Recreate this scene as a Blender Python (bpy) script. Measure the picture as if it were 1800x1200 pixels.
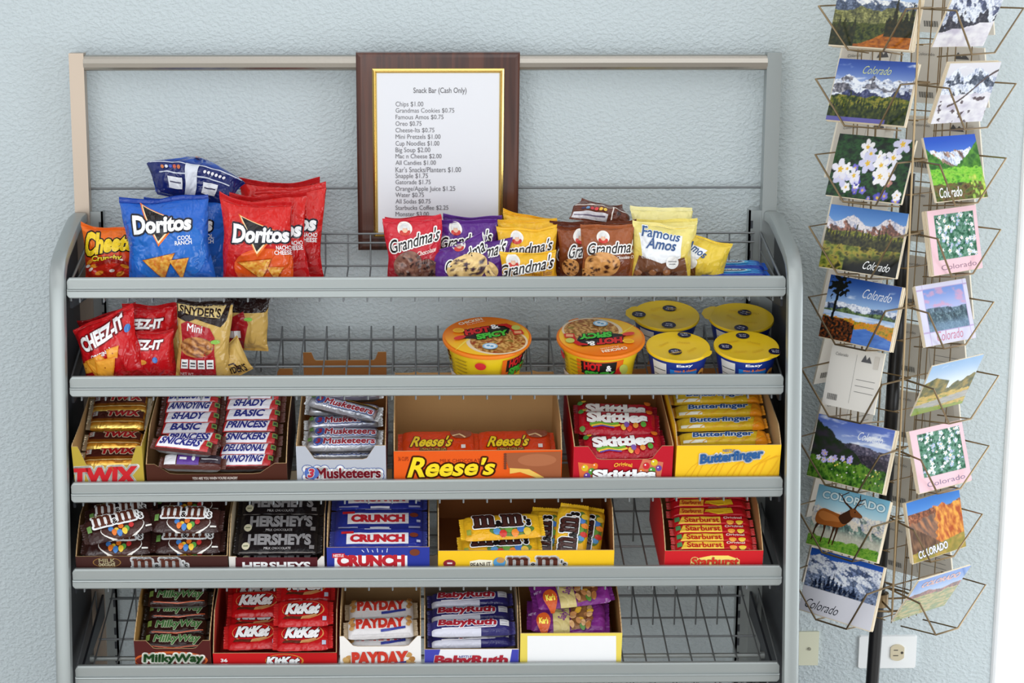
import bpy, math, random
from math import sin, cos, pi, radians as RAD
from mathutils import Vector as V, Matrix, noise
from mathutils.geometry import tessellate_polygon

for o in list(bpy.data.objects): bpy.data.objects.remove(o)
SC = bpy.context.scene
COL = SC.collection

# ------------------------------------------------------------------ camera
F_PX, PX0, PY0 = 3400.0, 790.0, 600.0
PITCH, YAW = RAD(12.0), RAD(0.84)
CAM = V((-0.00965, -3.50395, 1.70))
cam = bpy.data.cameras.new('camera'); co = bpy.data.objects.new('camera', cam); COL.objects.link(co)
co.location = CAM
co.rotation_euler = (pi / 2 - PITCH, 0, -YAW)
cam.sensor_width = 36; cam.lens = F_PX / 1800 * 36
cam.shift_x = (900 - PX0) / 1800; cam.shift_y = 0
cam.clip_start = 0.05
SC.camera = co

# ------------------------------------------------------------------ world, lights, exposure
SC.view_settings.view_transform = 'Standard'; SC.view_settings.look = 'None'
SC.view_settings.gamma = 1; SC.view_settings.use_curve_mapping = False
SC.view_settings.exposure = -0.34
w = bpy.data.worlds.new('room_light'); SC.world = w; w.use_nodes = True
nt = w.node_tree; nt.nodes.clear()
wo = nt.nodes.new('ShaderNodeOutputWorld'); bg = nt.nodes.new('ShaderNodeBackground')
tc = nt.nodes.new('ShaderNodeTexCoord'); sx = nt.nodes.new('ShaderNodeSeparateXYZ'); cr = nt.nodes.new('ShaderNodeValToRGB')
mr = nt.nodes.new('ShaderNodeMapRange'); mr.inputs[1].default_value = -1; mr.inputs[2].default_value = 1
nt.links.new(tc.outputs['Generated'], sx.inputs[0]); nt.links.new(sx.outputs['Z'], mr.inputs[0])
nn_ = nt.nodes.new('ShaderNodeTexNoise'); nn_.inputs['Scale'].default_value = 2.6; nn_.inputs['Detail'].default_value = 1.0
rr_ = nt.nodes.new('ShaderNodeMapRange'); rr_.inputs[1].default_value = 0.40; rr_.inputs[2].default_value = 0.60; rr_.inputs[3].default_value = 0.25; rr_.inputs[4].default_value = 1.75
mx_ = nt.nodes.new('ShaderNodeMix'); mx_.data_type = 'RGBA'; mx_.blend_type = 'MULTIPLY'; mx_.inputs[0].default_value = 1.0
nt.links.new(tc.outputs['Generated'], nn_.inputs['Vector']); nt.links.new(nn_.outputs['Fac'], rr_.inputs[0])
nt.links.new(mr.outputs[0], cr.inputs[0]); nt.links.new(cr.outputs[0], mx_.inputs[6]); nt.links.new(rr_.outputs[0], mx_.inputs[7]); nt.links.new(mx_.outputs[2], bg.inputs[0]); nt.links.new(bg.outputs[0], wo.inputs[0])
e = cr.color_ramp.elements
e[0].position = 0.0; e[0].color = (0.30, 0.26, 0.22, 1)
e[1].position = 1.0; e[1].color = (0.95, 0.97, 1.0, 1)
m_ = cr.color_ramp.elements.new(0.5); m_.color = (0.625, 0.655, 0.69, 1)
bg.inputs[1].default_value = 1.22

def area(name, loc, target, sx_, sy_, power, color):
    l = bpy.data.lights.new(name, 'AREA'); l.shape = 'RECTANGLE'; l.size = sx_; l.size_y = sy_
    l.energy = power; l.color = color
    o = bpy.data.objects.new(name, l); COL.objects.link(o); o.location = loc
    o.rotation_euler = (V(target) - V(loc)).to_track_quat('-Z', 'Y').to_euler()
    return o
area('ceiling_light', (0.2, -2.2, 2.75), (0.2, -0.4, 0.9), 3.2, 1.6, 13, (1.0, 0.965, 0.91))
area('shop_window_light', (-1.3, -4.9, 1.25), (0.0, 0.0, 0.75), 3.4, 2.2, 88, (0.95, 0.985, 1.0))
area('side_window_light', (2.5, -1.7, 0.75), (0.85, 0.0, 0.25), 1.2, 1.4, 26, (0.90, 0.96, 1.0))

# ------------------------------------------------------------------ colour and material helpers
def lin(c):
    out = []
    for x in c[:3]:
        x = max(0.0, min(255.0, x)) / 255.0
        out.append(x / 12.92 if x <= 0.04045 else ((x + 0.055) / 1.055) ** 2.4)
    return out
def mix(a, b, t): return tuple(a[i] * (1 - t) + b[i] * t for i in range(3))
def ss(a, b, x):
    t = max(0.0, min(1.0, (x - a) / (b - a))) if a != b else float(x > a)
    return t * t * (3 - 2 * t)
def nz(x, y, z=0.0): return noise.noise(V((x, y, z)))
def fbm(x, y, z=0.0, o=4):
    s, a = 0.0, 0.5
    for _ in range(o):
        s += a * noise.noise(V((x, y, z))); x *= 2.03; y *= 2.03; a *= 0.5
    return s

def material(name, rough=0.5, metal=0.0, color=None, bump=None, spec=0.5, coat=0.0, attr=True, crease=None):
    m = bpy.data.materials.new(name); m.use_nodes = True
    t = m.node_tree; b = t.nodes['Principled BSDF']
    b.inputs['Roughness'].default_value = rough; b.inputs['Metallic'].default_value = metal
    b.inputs['Specular IOR Level'].default_value = spec
    if coat: b.inputs['Coat Weight'].default_value = coat; b.inputs['Coat Roughness'].default_value = 0.12
    if color: b.inputs['Base Color'].default_value = (*lin(color), 1)
    elif attr:
        a = t.nodes.new('ShaderNodeAttribute'); a.attribute_name = 'Col'
        t.links.new(a.outputs['Color'], b.inputs['Base Color'])
    if bump:
        sc, dist, strength, detail, distort = bump
        tx = t.nodes.new('ShaderNodeTexCoord'); n = t.nodes.new('ShaderNodeTexNoise'); bp = t.nodes.new('ShaderNodeBump')
        n.inputs['Scale'].default_value = sc; n.inputs['Detail'].default_value = detail; n.inputs['Distortion'].default_value = distort
        bp.inputs['Distance'].default_value = dist; bp.inputs['Strength'].default_value = strength
        t.links.new(tx.outputs['Object'], n.inputs['Vector'])
        if crease:
            # sharp creases: the zero line of a second, larger noise
            n2 = t.nodes.new('ShaderNodeTexNoise'); n2.inputs['Scale'].default_value = crease[0]; n2.inputs['Detail'].default_value = 2.0; n2.inputs['Distortion'].default_value = 0.6
            f = [t.nodes.new('ShaderNodeMath') for _ in range(4)]
            f[0].operation = 'SUBTRACT'; f[0].inputs[1].default_value = 0.5; f[1].operation = 'ABSOLUTE'; f[2].operation = 'MULTIPLY'; f[2].inputs[1].default_value = crease[1]; f[3].operation = 'ADD'
            t.links.new(tx.outputs['Object'], n2.inputs['Vector']); t.links.new(n2.outputs['Fac'], f[0].inputs[0]); t.links.new(f[0].outputs[0], f[1].inputs[0]); t.links.new(f[1].outputs[0], f[2].inputs[0])
            t.links.new(f[2].outputs[0], f[3].inputs[0]); t.links.new(n.outputs['Fac'], f[3].inputs[1]); t.links.new(f[3].outputs[0], bp.inputs['Height'])
        else: t.links.new(n.outputs['Fac'], bp.inputs['Height'])
        t.links.new(bp.outputs['Normal'], b.inputs['Normal'])
    return m
FILM = material('printed_film', 0.14, bump=(30, 0.008, 0.6, 2.0, 1.0), spec=0.42, crease=(22, 3.0))
WRAP = material('printed_wrapper', 0.17, bump=(60, 0.003, 0.5, 2.0, 0.8), spec=0.42, crease=(48, 2.0))
FOIL = material('metallic_wrapper', 0.28, metal=0.55, bump=(60, 0.004, 0.6, 2.0, 1.0))
CARD = material('printed_card', 0.50, spec=0.2)
KRAFT = material('raw_cardboard', 0.85, bump=(260, 0.0004, 0.4, 3, 0), spec=0.2)
GLOSSY = material('glossy_print', 0.22, spec=0.38)
PLASTIC = material('moulded_plastic', 0.35)
METAL = material('grey_enamel', 0.34, metal=0.45, color=(158, 164, 163), bump=(300, 0.0001, 0.25, 2, 0))
DARKMETAL = material('dark_enamel_and_shade', 0.5, metal=0.2, color=(58, 61, 67))  # dark brackets and slots; on the side panels this tone is painted-in shade
STEEL = material('brushed_steel', 0.17, metal=0.85, color=(168, 163, 154), bump=(180, 0.0002, 0.3, 2, 0))
WARMREFLSTEEL = material('satin_steel_warm_reflection', 0.38, metal=0.5, color=(176, 160, 144))  # left back post: the room's warm reflection is put into the colour
WIREM = material('grey_wire', 0.42, metal=0.35, color=(122, 126, 128))
BRASS = material('brass_wire', 0.32, metal=0.9, color=(146, 126, 96))
BLACK = material('black_enamel', 0.3, color=(22, 22, 24))
WOODM = material('plaque_wood', 0.3, color=(84, 46, 28), coat=0.4)
GOLD = material('gold_trim', 0.22, metal=0.95, color=(226, 196, 120))

# wood grain for the plaque
t = WOODM.node_tree; b = t.nodes['Principled BSDF']
tx = t.nodes.new('ShaderNodeTexCoord'); mp = t.nodes.new('ShaderNodeMapping'); mp.inputs['Scale'].default_value = (60, 60, 3)
n = t.nodes.new('ShaderNodeTexNoise'); n.inputs['Scale'].default_value = 1.0; n.inputs['Detail'].default_value = 5; n.inputs['Distortion'].default_value = 1.2
c = t.nodes.new('ShaderNodeValToRGB'); c.color_ramp.elements[0].color = (*lin((54, 24, 15)), 1); c.color_ramp.elements[1].color = (*lin((88, 46, 30)), 1)
c.color_ramp.elements[0].position = 0.35; c.color_ramp.elements[1].position = 0.65
t.links.new(tx.outputs['Object'], mp.inputs[0]); t.links.new(mp.outputs[0], n.inputs['Vector']); t.links.new(n.outputs['Fac'], c.inputs[0]); t.links.new(c.outputs[0], b.inputs['Base Color'])

# ------------------------------------------------------------------ mesh builder
class MB:
    def __init__(self): self.v, self.f, self.c, self.m = [], [], [], []
    def vert(self, p, col): self.v.append((p[0], p[1], p[2])); self.c.append(col); return len(self.v) - 1
    def face(self, idx, mi=0): self.f.append(tuple(idx)); self.m.append(mi)
    def grid(self, S, nu, nv, colf, mi=0, u0=0, u1=1, v0=0, v1=1, flip=False):
        base = len(self.v)
        for j in range(nv + 1):
            for i in range(nu + 1):
                u, v = u0 + (u1 - u0) * i / nu, v0 + (v1 - v0) * j / nv
                self.vert(S(u, v), lin(colf(u, v)) if callable(colf) else colf)
        for j in range(nv):
            for i in range(nu):
                a = base + j * (nu + 1) + i
                q = (a, a + 1, a + nu + 2, a + nu + 1)
                self.face(q[::-1] if flip else q, mi)
    def box(self, lo, hi, col, mi=0, M=None):
        c = lin(col); b = len(self.v)
        for z in (lo[2], hi[2]):
            for y in (lo[1], hi[1]):
                for x in (lo[0], hi[0]):
                    p = V((x, y, z)); self.vert(M @ p if M else p, c)
        for q in ((0, 2, 3, 1), (4, 5, 7, 6), (0, 1, 5, 4), (2, 6, 7, 3), (0, 4, 6, 2), (1, 3, 7, 5)): self.face([b + k for k in q], mi)
    def prism(self, poly, f0, f1, col, mi=0, colside=None):
        """poly in 2D, f0/f1 map a 2D point to the two faces"""
        c = lin(col); cs = lin(colside) if colside else c; n = len(poly)
        tri = tessellate_polygon([[V((p[0], p[1], 0)) for p in poly]])
        a0 = [self.vert(f0(*p), c) for p in poly]; a1 = [self.vert(f1(*p), c) for p in poly]
        nn = V((0, 0, 0))
        for t_ in tri:
            self.face([a0[k] for k in t_], mi); self.face([a1[k] for k in t_][::-1], mi)
        s0 = [self.vert(f0(*p), cs) for p in poly]; s1 = [self.vert(f1(*p), cs) for p in poly]
        for i in range(n):
            j = (i + 1) % n; self.face((s0[i], s0[j], s1[j], s1[i]), mi)
    def tube(self, pts, r, col=(128, 128, 128), n=6, mi=0, closed=False):
        c = lin(col); pts = [V(p) for p in pts]; rings = []
        N = len(pts); prev = None
        for i, p in enumerate(pts):
            if closed: d = (pts[(i + 1) % N] - pts[i - 1])
            else: d = (pts[min(i + 1, N - 1)] - pts[max(i - 1, 0)])
            d = d.normalized()
            if prev is None:
                a = d.cross(V((0, 0, 1)));
                if a.length < 0.1: a = d.cross(V((1, 0, 0)))
            else: a = prev - d * prev.dot(d)
            a.normalize(); prev = a; bb = d.cross(a)
            rr = r[i] if isinstance(r, (list, tuple)) else r
            rings.append([self.vert(p + (a * cos(2 * pi * k / n) + bb * sin(2 * pi * k / n)) * rr, c) for k in range(n)])
        M_ = N if closed else N - 1
        for i in range(M_):
            A, B = rings[i], rings[(i + 1) % N]
            for k in range(n): self.face((A[k], A[(k + 1) % n], B[(k + 1) % n], B[k]), mi)
        if not closed: self.face(rings[0][::-1], mi); self.face(rings[-1], mi)
    def lathe(self, prof, col, n=40, mi=0):
        """prof: list of (r, z[, colour])"""
        rings = []
        for p in prof:
            c = lin(p[2] if len(p) > 2 else col)
            rings.append([self.vert((p[0] * cos(2 * pi * k / n), p[0] * sin(2 * pi * k / n), p[1]), c) for k in range(n)])
        for i in range(len(rings) - 1):
            for k in range(n): self.face((rings[i][k], rings[i][(k + 1) % n], rings[i + 1][(k + 1) % n], rings[i + 1][k]), mi)
    def build(self, name, mats, parent=None, smooth=True):
        me = bpy.data.meshes.new(name)
        me.from_pydata(self.v, [], self.f); me.update()
        at = me.color_attributes.new('Col', 'FLOAT_COLOR', 'POINT')
        flat = []
        for c in self.c: flat += [c[0], c[1], c[2], 1.0]
        at.data.foreach_set('color', flat)
        mats = mats if isinstance(mats, (list, tuple)) else [mats]
        for m in mats: me.materials.append(m)
        me.polygons.foreach_set('material_index', self.m)
        if smooth:
            me.polygons.foreach_set('use_smooth', [True] * len(self.f))
            me.set_sharp_from_angle(angle=RAD(38))
        o = bpy.data.objects.new(name, me); COL.objects.link(o)
        if parent: o.parent = parent
        return o

def tag(o, label, cat, group=None):
    o['label'] = label; o['category'] = cat
    if group: o['group'] = group
    return o
def structure(o): o['kind'] = 'structure'; return o
def empty(name, M=None):
    o = bpy.data.objects.new(name, None); COL.objects.link(o); o.empty_display_size = 0.05
    if M: o.matrix_world = M
    return o
def clone(o, M):
    c = o.copy(); COL.objects.link(c); c.matrix_world = M
    for ch in o.children:
        d = ch.copy(); COL.objects.link(d); d.parent = c
    return c

# ------------------------------------------------------------------ lettering
_tc = {}
def text_tris(s, bold=0.0):
    k = (s, bold)
    if k in _tc: return _tc[k]
    cu = bpy.data.curves.new('lettering', 'FONT'); cu.body = s; cu.offset = bold; cu.resolution_u = 3; cu.fill_mode = 'FRONT'
    o = bpy.data.objects.new('lettering', cu); COL.objects.link(o)
    dg = bpy.context.evaluated_depsgraph_get(); dg.update()
    me = o.evaluated_get(dg).to_mesh()
    vs = [(v.co.x, v.co.y) for v in me.vertices]; me.calc_loop_triangles()
    ts = [tuple(t_.vertices) for t_ in me.loop_triangles]
    o.evaluated_get(dg).to_mesh_clear(); bpy.data.objects.remove(o); bpy.data.curves.remove(cu)
    if not vs: vs, ts = [(0, 0), (1, 1)], []
    x0, x1 = min(v[0] for v in vs), max(v[0] for v in vs); y0, y1 = min(v[1] for v in vs), max(v[1] for v in vs)
    r = ([((v[0] - x0) / (x1 - x0 + 1e-9), (v[1] - y0) / (y1 - y0 + 1e-9)) for v in vs], ts)
    _tc[k] = r; return r

def mslab():
    """a slab-serif lower case m in the unit square"""
    P = []
    for x in (0.0, 0.36, 0.72):
        P.append([(x + 0.04, 0.0), (x + 0.24, 0.0), (x + 0.24, 0.86), (x + 0.04, 0.86)])
        P.append([(x - 0.02, 0.0), (x + 0.30, 0.0), (x + 0.30, 0.14), (x - 0.02, 0.14)])
    P.append([(-0.02, 0.84), (0.2, 0.84), (0.2, 1.0), (-0.02, 1.0)])
    for x in (0.14, 0.50):
        P.append([(x, 0.72), (x + 0.14, 0.98), (x + 0.34, 1.0), (x + 0.46, 0.86), (x + 0.46, 0.7), (x + 0.26, 0.7), (x + 0.2, 0.8)])
    return P
_M = mslab()

class Art:
    """prints flat artwork on the surface S(u,v); u,v in 0..1, W and H its size in metres"""
    def __init__(self, mb, S, W, H, eps=0.0004, step=0.00012, maxlen=0.006, mi=0, clip=None, dirn=None):
        self.mb, self.S, self.W, self.H, self.e, self.step, self.L, self.mi, self.clip = mb, S, W, H, eps, step, maxlen, mi, clip; self.dirn = V(dirn) if dirn else None
    def nrm(self, u, v):
        if self.dirn: return self.dirn
        h = 0.004; S = self.S
        du = V(S(min(u + h, 1), v)) - V(S(max(u - h, 0), v)); dv = V(S(u, min(v + h, 1))) - V(S(u, max(v - h, 0)))
        n_ = du.cross(dv)
        return n_.normalized() if n_.length > 1e-12 else V((0, -1, 0))
    def tris(self, pts, ts, col, mi=None, lift=True):
        if lift: self.e += self.step
        W, H, L2 = self.W, self.H, self.L ** 2
        pts = list(pts); ts = list(ts)
        if self.clip:
            a, b, c_, d = self.clip
            pts = [(min(max(p[0], a), c_), min(max(p[1], b), d)) for p in pts]
        for _ in range(7):
            mid, out, ch = {}, [], False
            def m(i, j):
                k = (i, j) if i < j else (j, i)
                if k in mid: return mid[k]
                dx, dy = (pts[i][0] - pts[j][0]) * W, (pts[i][1] - pts[j][1]) * H
                if dx * dx + dy * dy > L2:
                    pts.append(((pts[i][0] + pts[j][0]) / 2, (pts[i][1] + pts[j][1]) / 2)); mid[k] = len(pts) - 1
                else: mid[k] = None
                return mid[k]
            for (a, b, c_) in ts:
                ab, bc, ca = m(a, b), m(b, c_), m(c_, a)
                k = (ab is not None) + (bc is not None) + (ca is not None)
                if k == 0: out.append((a, b, c_)); continue
                ch = True
                if k == 3: out += [(a, ab, ca), (ab, b, bc), (ca, bc, c_), (ab, bc, ca)]
                elif k == 1:
                    if ab is not None: out += [(a, ab, c_), (ab, b, c_)]
                    elif bc is not None: out += [(b, bc, a), (bc, c_, a)]
                    else: out += [(c_, ca, b), (ca, a, b)]
                else:
                    if ab is None: out += [(c_, ca, bc), (a, b, bc), (a, bc, ca)]
                    elif bc is None: out += [(a, ab, ca), (b, c_, ca), (b, ca, ab)]
                    else: out += [(b, bc, ab), (c_, a, ab), (c_, ab, bc)]
            ts = out
            if not ch: break
        cl = lin(col) if not callable(col) else None
        base = len(self.mb.v)
        for (u, v) in pts:
            uu, vv = min(max(u, 0), 1), min(max(v, 0), 1)
            p = V(self.S(uu, vv)) + self.nrm(uu, vv) * self.e
            self.mb.vert(p, cl if cl else lin(col(u, v)))
        for t_ in ts:
            a, b, c_ = (pts[k] for k in t_)
            if (b[0] - a[0]) * (c_[1] - a[1]) - (b[1] - a[1]) * (c_[0] - a[0]) < 0: t_ = (t_[0], t_[2], t_[1])
            self.mb.face([base + k for k in t_], self.mi if mi is None else mi)
    def poly(self, pts, col, mi=None):
        ts = tessellate_polygon([[V((p[0] * self.W, p[1] * self.H, 0)) for p in pts]])
        self.tris(pts, [tuple(t_) for t_ in ts], col, mi)
    def rect(self, x0, y0, x1, y1, col): self.poly([(x0, y0), (x1, y0), (x1, y1), (x0, y1)], col)
    def ell(self, cx, cy, rx, ry, col, rot=0, n=24, wob=0.0, seed=0):
        a = self.W / self.H; P = []
        for k in range(n):
            th = 2 * pi * k / n; r = 1 + wob * nz(cos(th) * 2 + seed, sin(th) * 2, seed)
            x, y = rx * r * cos(th), ry * r * sin(th)
            P.append((cx + x * cos(rot) - y * sin(rot) / a, cy + x * sin(rot) * a + y * cos(rot)))
        self.poly(P, col)
    def line(self, pts, wd, col):
        """wd in units of the width W"""
        W, H = self.W, self.H; P, Q = [], []
        for i, p in enumerate(pts):
            a, b = pts[max(i - 1, 0)], pts[min(i + 1, len(pts) - 1)]
            d = V(((b[0] - a[0]) * W, (b[1] - a[1]) * H)); d.normalize()
            k = wd[i] if isinstance(wd, (list, tuple)) else wd
            nx, ny = -d[1] * k * W / 2, d[0] * k * W / 2
            P.append((p[0] + nx / W, p[1] + ny / H)); Q.append((p[0] - nx / W, p[1] - ny / H))
        pts_ = P + Q; n_ = len(P); ts = []
        for i in range(n_ - 1): ts += [(i, n_ + i, n_ + i + 1), (i, n_ + i + 1, i + 1)]
        self.tris(pts_, ts, col)
    def xf(self, cx, cy, w, h, rot, shear, arc, taper=0.0):
        a = self.W / self.H
        def f(p):
            x, y = (p[0] - 0.5), (p[1] - 0.5)
            hh = h * (1 + taper * x * 2)
            yy = y * hh + arc * h * (1 - 4 * x * x)
            xx = x * w + shear * y * hh / a
            return (cx + xx * cos(rot) - yy * sin(rot) / a, cy + xx * sin(rot) * a + yy * cos(rot))
        return f
    def shifts(self, vs, ts, r, col):
        W, H = self.W, self.H; P, T = [], []
        K = 16 if r > 0.0018 else 8
        for k in range(K):
            dx, dy = r * cos(2 * pi * k / K), r * sin(2 * pi * k / K); b = len(P)
            P += [(p[0] + dx / W, p[1] + dy / H) for p in vs]; T += [tuple(q + b for q in t_) for t_ in ts]
        self.tris(P, T, col)
    def text(self, s, cx, cy, w, h, col, bold=0.0, shear=0.0, rot=0.0, arc=0.0, out=(), taper=0.0, shadow=None):
        """out: [(radius in metres, colour), ...] from the outermost in"""
        rb = 0.0
        if 'M' in s and bold > 0: rb = bold / 0.72 * h * self.H * 0.8; bold = 0.0
        vs, ts = text_tris(s, bold); f = self.xf(cx, cy, max(w - 2 * rb / self.W, w * .5), max(h - 2 * rb / self.H, h * .5), rot, shear, arc, taper)
        vs = [f(p) for p in vs]
        if shadow:
            dx, dy, sc = shadow
            self.tris([(p[0] + dx / self.W, p[1] + dy / self.H) for p in vs], ts, sc)
        for r, oc in out: self.shifts(vs, ts, r + rb, oc)
        if rb > 0.00008: self.shifts(vs, ts, rb, col); self.tris(vs, ts, col, lift=False)
        else: self.tris(vs, ts, col)
    def mm(self, cx, cy, w, h, col, out=(), amp=None, rot=0.0, shear=0.0, s_col=None):
        """the slab lettered m & m 's"""
        f = self.xf(cx, cy, w, h, rot, shear, 0)
        pts, ts = [], []
        for x0 in (0.0, 0.50):
            for P in _M:
                b = len(pts); pts += [f((x0 + p[0] * 0.36, p[1])) for p in P]
                ts += [tuple(q + b for q in t_) for t_ in tessellate_polygon([[V((p[0], p[1], 0)) for p in P]])]
        av, at_ = text_tris('&', 0.02); b = len(pts)
        amp_pts = [f((0.385 + p[0] * 0.11, 0.02 + p[1] * 0.42)) for p in av]
        sv, st = text_tris("'s", 0.01); s_pts = [f((0.905 + p[0] * 0.095, p[1] * 0.72 - 0.02)) for p in sv]
        for r, oc in out:
            self.shifts(pts, ts, r, oc); self.e -= self.step
            self.shifts(amp_pts, at_, r * 0.8, oc); self.e -= self.step
            self.shifts(s_pts, st, r * 0.8, oc)
        self.tris(pts, ts, col)
        self.tris(amp_pts, at_, amp or (20, 20, 20), lift=False); self.tris(s_pts, st, s_col or amp or (20, 20, 20), lift=False)
    def picture(self, x0, y0, x1, y1, nu, nv, fn):
        """a printed picture: fn(u,v) over the rectangle"""
        pts = [(x0 + (x1 - x0) * i / nu, y0 + (y1 - y0) * j / nv) for j in range(nv + 1) for i in range(nu + 1)]
        self.e += self.step; b = len(self.mb.v)
        for q in pts:
            p = V(self.S(*q)) + self.nrm(*q) * self.e
            self.mb.vert(p, lin(fn((q[0] - x0) / (x1 - x0), (q[1] - y0) / (y1 - y0))))
        for j in range(nv):
            for i in range(nu):
                a = b + j * (nu + 1) + i; self.mb.face((a, a + 1, a + nu + 2, a + nu + 1), self.mi)
    def disc(self, cx, cy, rx, ry, fn, rot=0.0, nr=9, na=30, wob=0.0, seed=0.0):
        """round printed picture: fn(x,y) with x,y in -1..1"""
        self.e += self.step; b = len(self.mb.v); a = self.W / self.H
        for j in range(nr + 1):
            for i in range(na):
                r, th = j / nr, 2 * pi * i / na
                r2 = r * (1 + wob * nz(cos(th) * 1.5 + seed, sin(th) * 1.5, seed))
                x, y = rx * r2 * cos(th), ry * r2 * sin(th)
                q = (cx + x * cos(rot) - y * sin(rot) / a, cy + x * sin(rot) * a + y * cos(rot))
                q = (min(max(q[0], 0), 1), min(max(q[1], 0), 1))
                self.mb.vert(V(self.S(*q)) + self.nrm(*q) * self.e, lin(fn(r * cos(th), r * sin(th))))
        for j in range(nr):
            for i in range(na):
                k = (i + 1) % na
                self.mb.face((b + j * na + i, b + (j + 1) * na + i, b + (j + 1) * na + k, b + j * na + k), self.mi)

# ------------------------------------------------------------------ pixel <-> place helpers (the photograph's own camera, used to read positions)
FW = V((sin(YAW) * cos(PITCH), cos(YAW) * cos(PITCH), -sin(PITCH))); RT = V((cos(YAW), -sin(YAW), 0)); UP = RT.cross(FW)
def ray(px, py): return FW + RT * ((px - PX0) / F_PX) - UP * ((py - PY0) / F_PX)
def at_y(px, py, Y): d = ray(px, py); return CAM + d * ((Y - CAM.y) / d.y)
def on_plane(px, py, P, n): d = ray(px, py); return CAM + d * ((P - CAM).dot(n) / d.dot(n))

# ------------------------------------------------------------------ room
def room():
    mb = MB(); mb.box((-2.6, 0, -0.02), (1.09, 0.12, 2.7), (200, 212, 219))
    wm = material('textured_wall_paint', 0.75, color=(199, 209, 212), spec=0.25)
    t = wm.node_tree; b = t.nodes['Principled BSDF']
    tx = t.nodes.new('ShaderNodeTexCoord'); n1 = t.nodes.new('ShaderNodeTexNoise'); n1.inputs['Scale'].default_value = 150; n1.inputs['Detail'].default_value = 2.0; n1.inputs['Distortion'].default_value = 0.0
    mp = t.nodes.new('ShaderNodeMapping'); mp.inputs['Rotation'].default_value = (0, RAD(38), 0); mp.inputs['Scale'].default_value = (0.8, 1, 1.15)
    bp = t.nodes.new('ShaderNodeBump'); bp.inputs['Strength'].default_value = 0.38; bp.inputs['Distance'].default_value = 0.005
    rp = t.nodes.new('ShaderNodeValToRGB'); rp.color_ramp.elements[0].position = 0.38; rp.color_ramp.elements[1].position = 0.70; rp.color_ramp.interpolation = 'EASE'
    t.links.new(tx.outputs['Object'], mp.inputs[0]); t.links.new(mp.outputs[0], n1.inputs['Vector']); t.links.new(n1.outputs['Fac'], rp.inputs[0]); t.links.new(rp.outputs[0], bp.inputs['Height']); t.links.new(bp.outputs[0], b.inputs['Normal'])
    structure(mb.build('wall_back', wm, smooth=False))
    mb = MB(); mb.box((-2.6, -5.0, -0.06), (2.4, 0.0, 0.0), (150, 140, 128))
    structure(mb.build('floor', material('floor_tile', 0.5, color=(196, 190, 182)), smooth=False))
    # bright daylight pane and white casing to the right of the wall's rounded corner
    mb = MB(); mb.prism([(1.086, 0.02), (1.086, -0.002), (1.089, -0.006), (1.093, -0.008), (1.097, -0.008), (1.097, 0.02)], lambda x, y: (x, y, 0), lambda x, y: (x, y, 2.7), (236, 240, 244))
    structure(mb.build('trim_1', material('white_trim_paint', 0.4, color=(244, 246, 248)), smooth=False))
    mb = MB(); mb.box((1.097, -0.004, 0.0), (1.9, 0.02, 2.7), (255, 255, 255))
    g = material('daylight_pane', 0.2, color=(240, 245, 250)); g.node_tree.nodes['Principled BSDF'].inputs['Emission Color'].default_value = (1, 1, 1, 1); g.node_tree.nodes['Principled BSDF'].inputs['Emission Strength'].default_value = 1.2
    structure(mb.build('window_1', g, smooth=False))
room()

def outlet():
    M = Matrix.Translation(at_y(1559, 1144, 0.0))
    r = empty('wall_outlet', M)
    tag(r, 'white wall plate with one round beige power socket behind the spinner pole', 'outlet')
    mb = MB(); W, H = 0.057, 0.034
    mb.prism([(-W, -H + .003), (-W + .003, -H), (W - .003, -H), (W, -H + .003), (W, H - .003), (W - .003, H), (-W + .003, H), (-W, H - .003)], lambda x, z: (x, 0.002, z), lambda x, z: (x * .97, -0.006, z * .95), (244, 246, 246))
    mb.build('cover_plate', PLASTIC, r, smooth=False)
    mb = MB(); c = []
    for k in range(28):
        a = 2 * pi * k / 28; c.append((0.0165 * cos(a), max(-0.0130, min(0.0130, 0.0165 * sin(a)))))
    # receptacle is turned on its side
    cx = 0.018
    mb.prism([(cx + y * 1.02, x) for x, y in c], lambda x, z: (x, -0.004, z), lambda x, z: (x, -0.009, z), (214, 202, 172))
    s = mb.build('receptacle', PLASTIC, r, smooth=False)
    mb = MB()
    mb.box((cx - .007, -.0095, .0045), (cx + .001, -.0085, .006), (60, 55, 48)); mb.box((cx - .008, -.0095, -.0065), (cx + .002, -.0085, -.005), (60, 55, 48))
    mb.prism([(cx + .009 + .0026 * cos(a * pi / 6), .0026 * sin(a * pi / 6)) for a in range(12)], lambda x, z: (x, -.0085, z), lambda x, z: (x, -.0096, z), (60, 55, 48))
    mb.build('socket_slot', PLASTIC, s, smooth=False)
    M = Matrix.Translation(at_y(1418, 1138, 0.0))
    r = empty('cable_plate', M); tag(r, 'ivory rectangular wall plate beside the right leg of the snack rack', 'wall plate')
    mb = MB(); mb.box((-.022, -.005, -.034), (.022, .002, .034), (226, 226, 200)); mb.build('cover_plate', PLASTIC, r, smooth=False)
    mb = MB(); mb.prism([(0.004 + .003 * cos(a * pi / 6), .003 * sin(a * pi / 6)) for a in range(12)], lambda x, z: (x, -.004, z), lambda x, z: (x, -.008, z), (150, 148, 130)); mb.build('screw', PLASTIC, r)
outlet()

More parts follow.
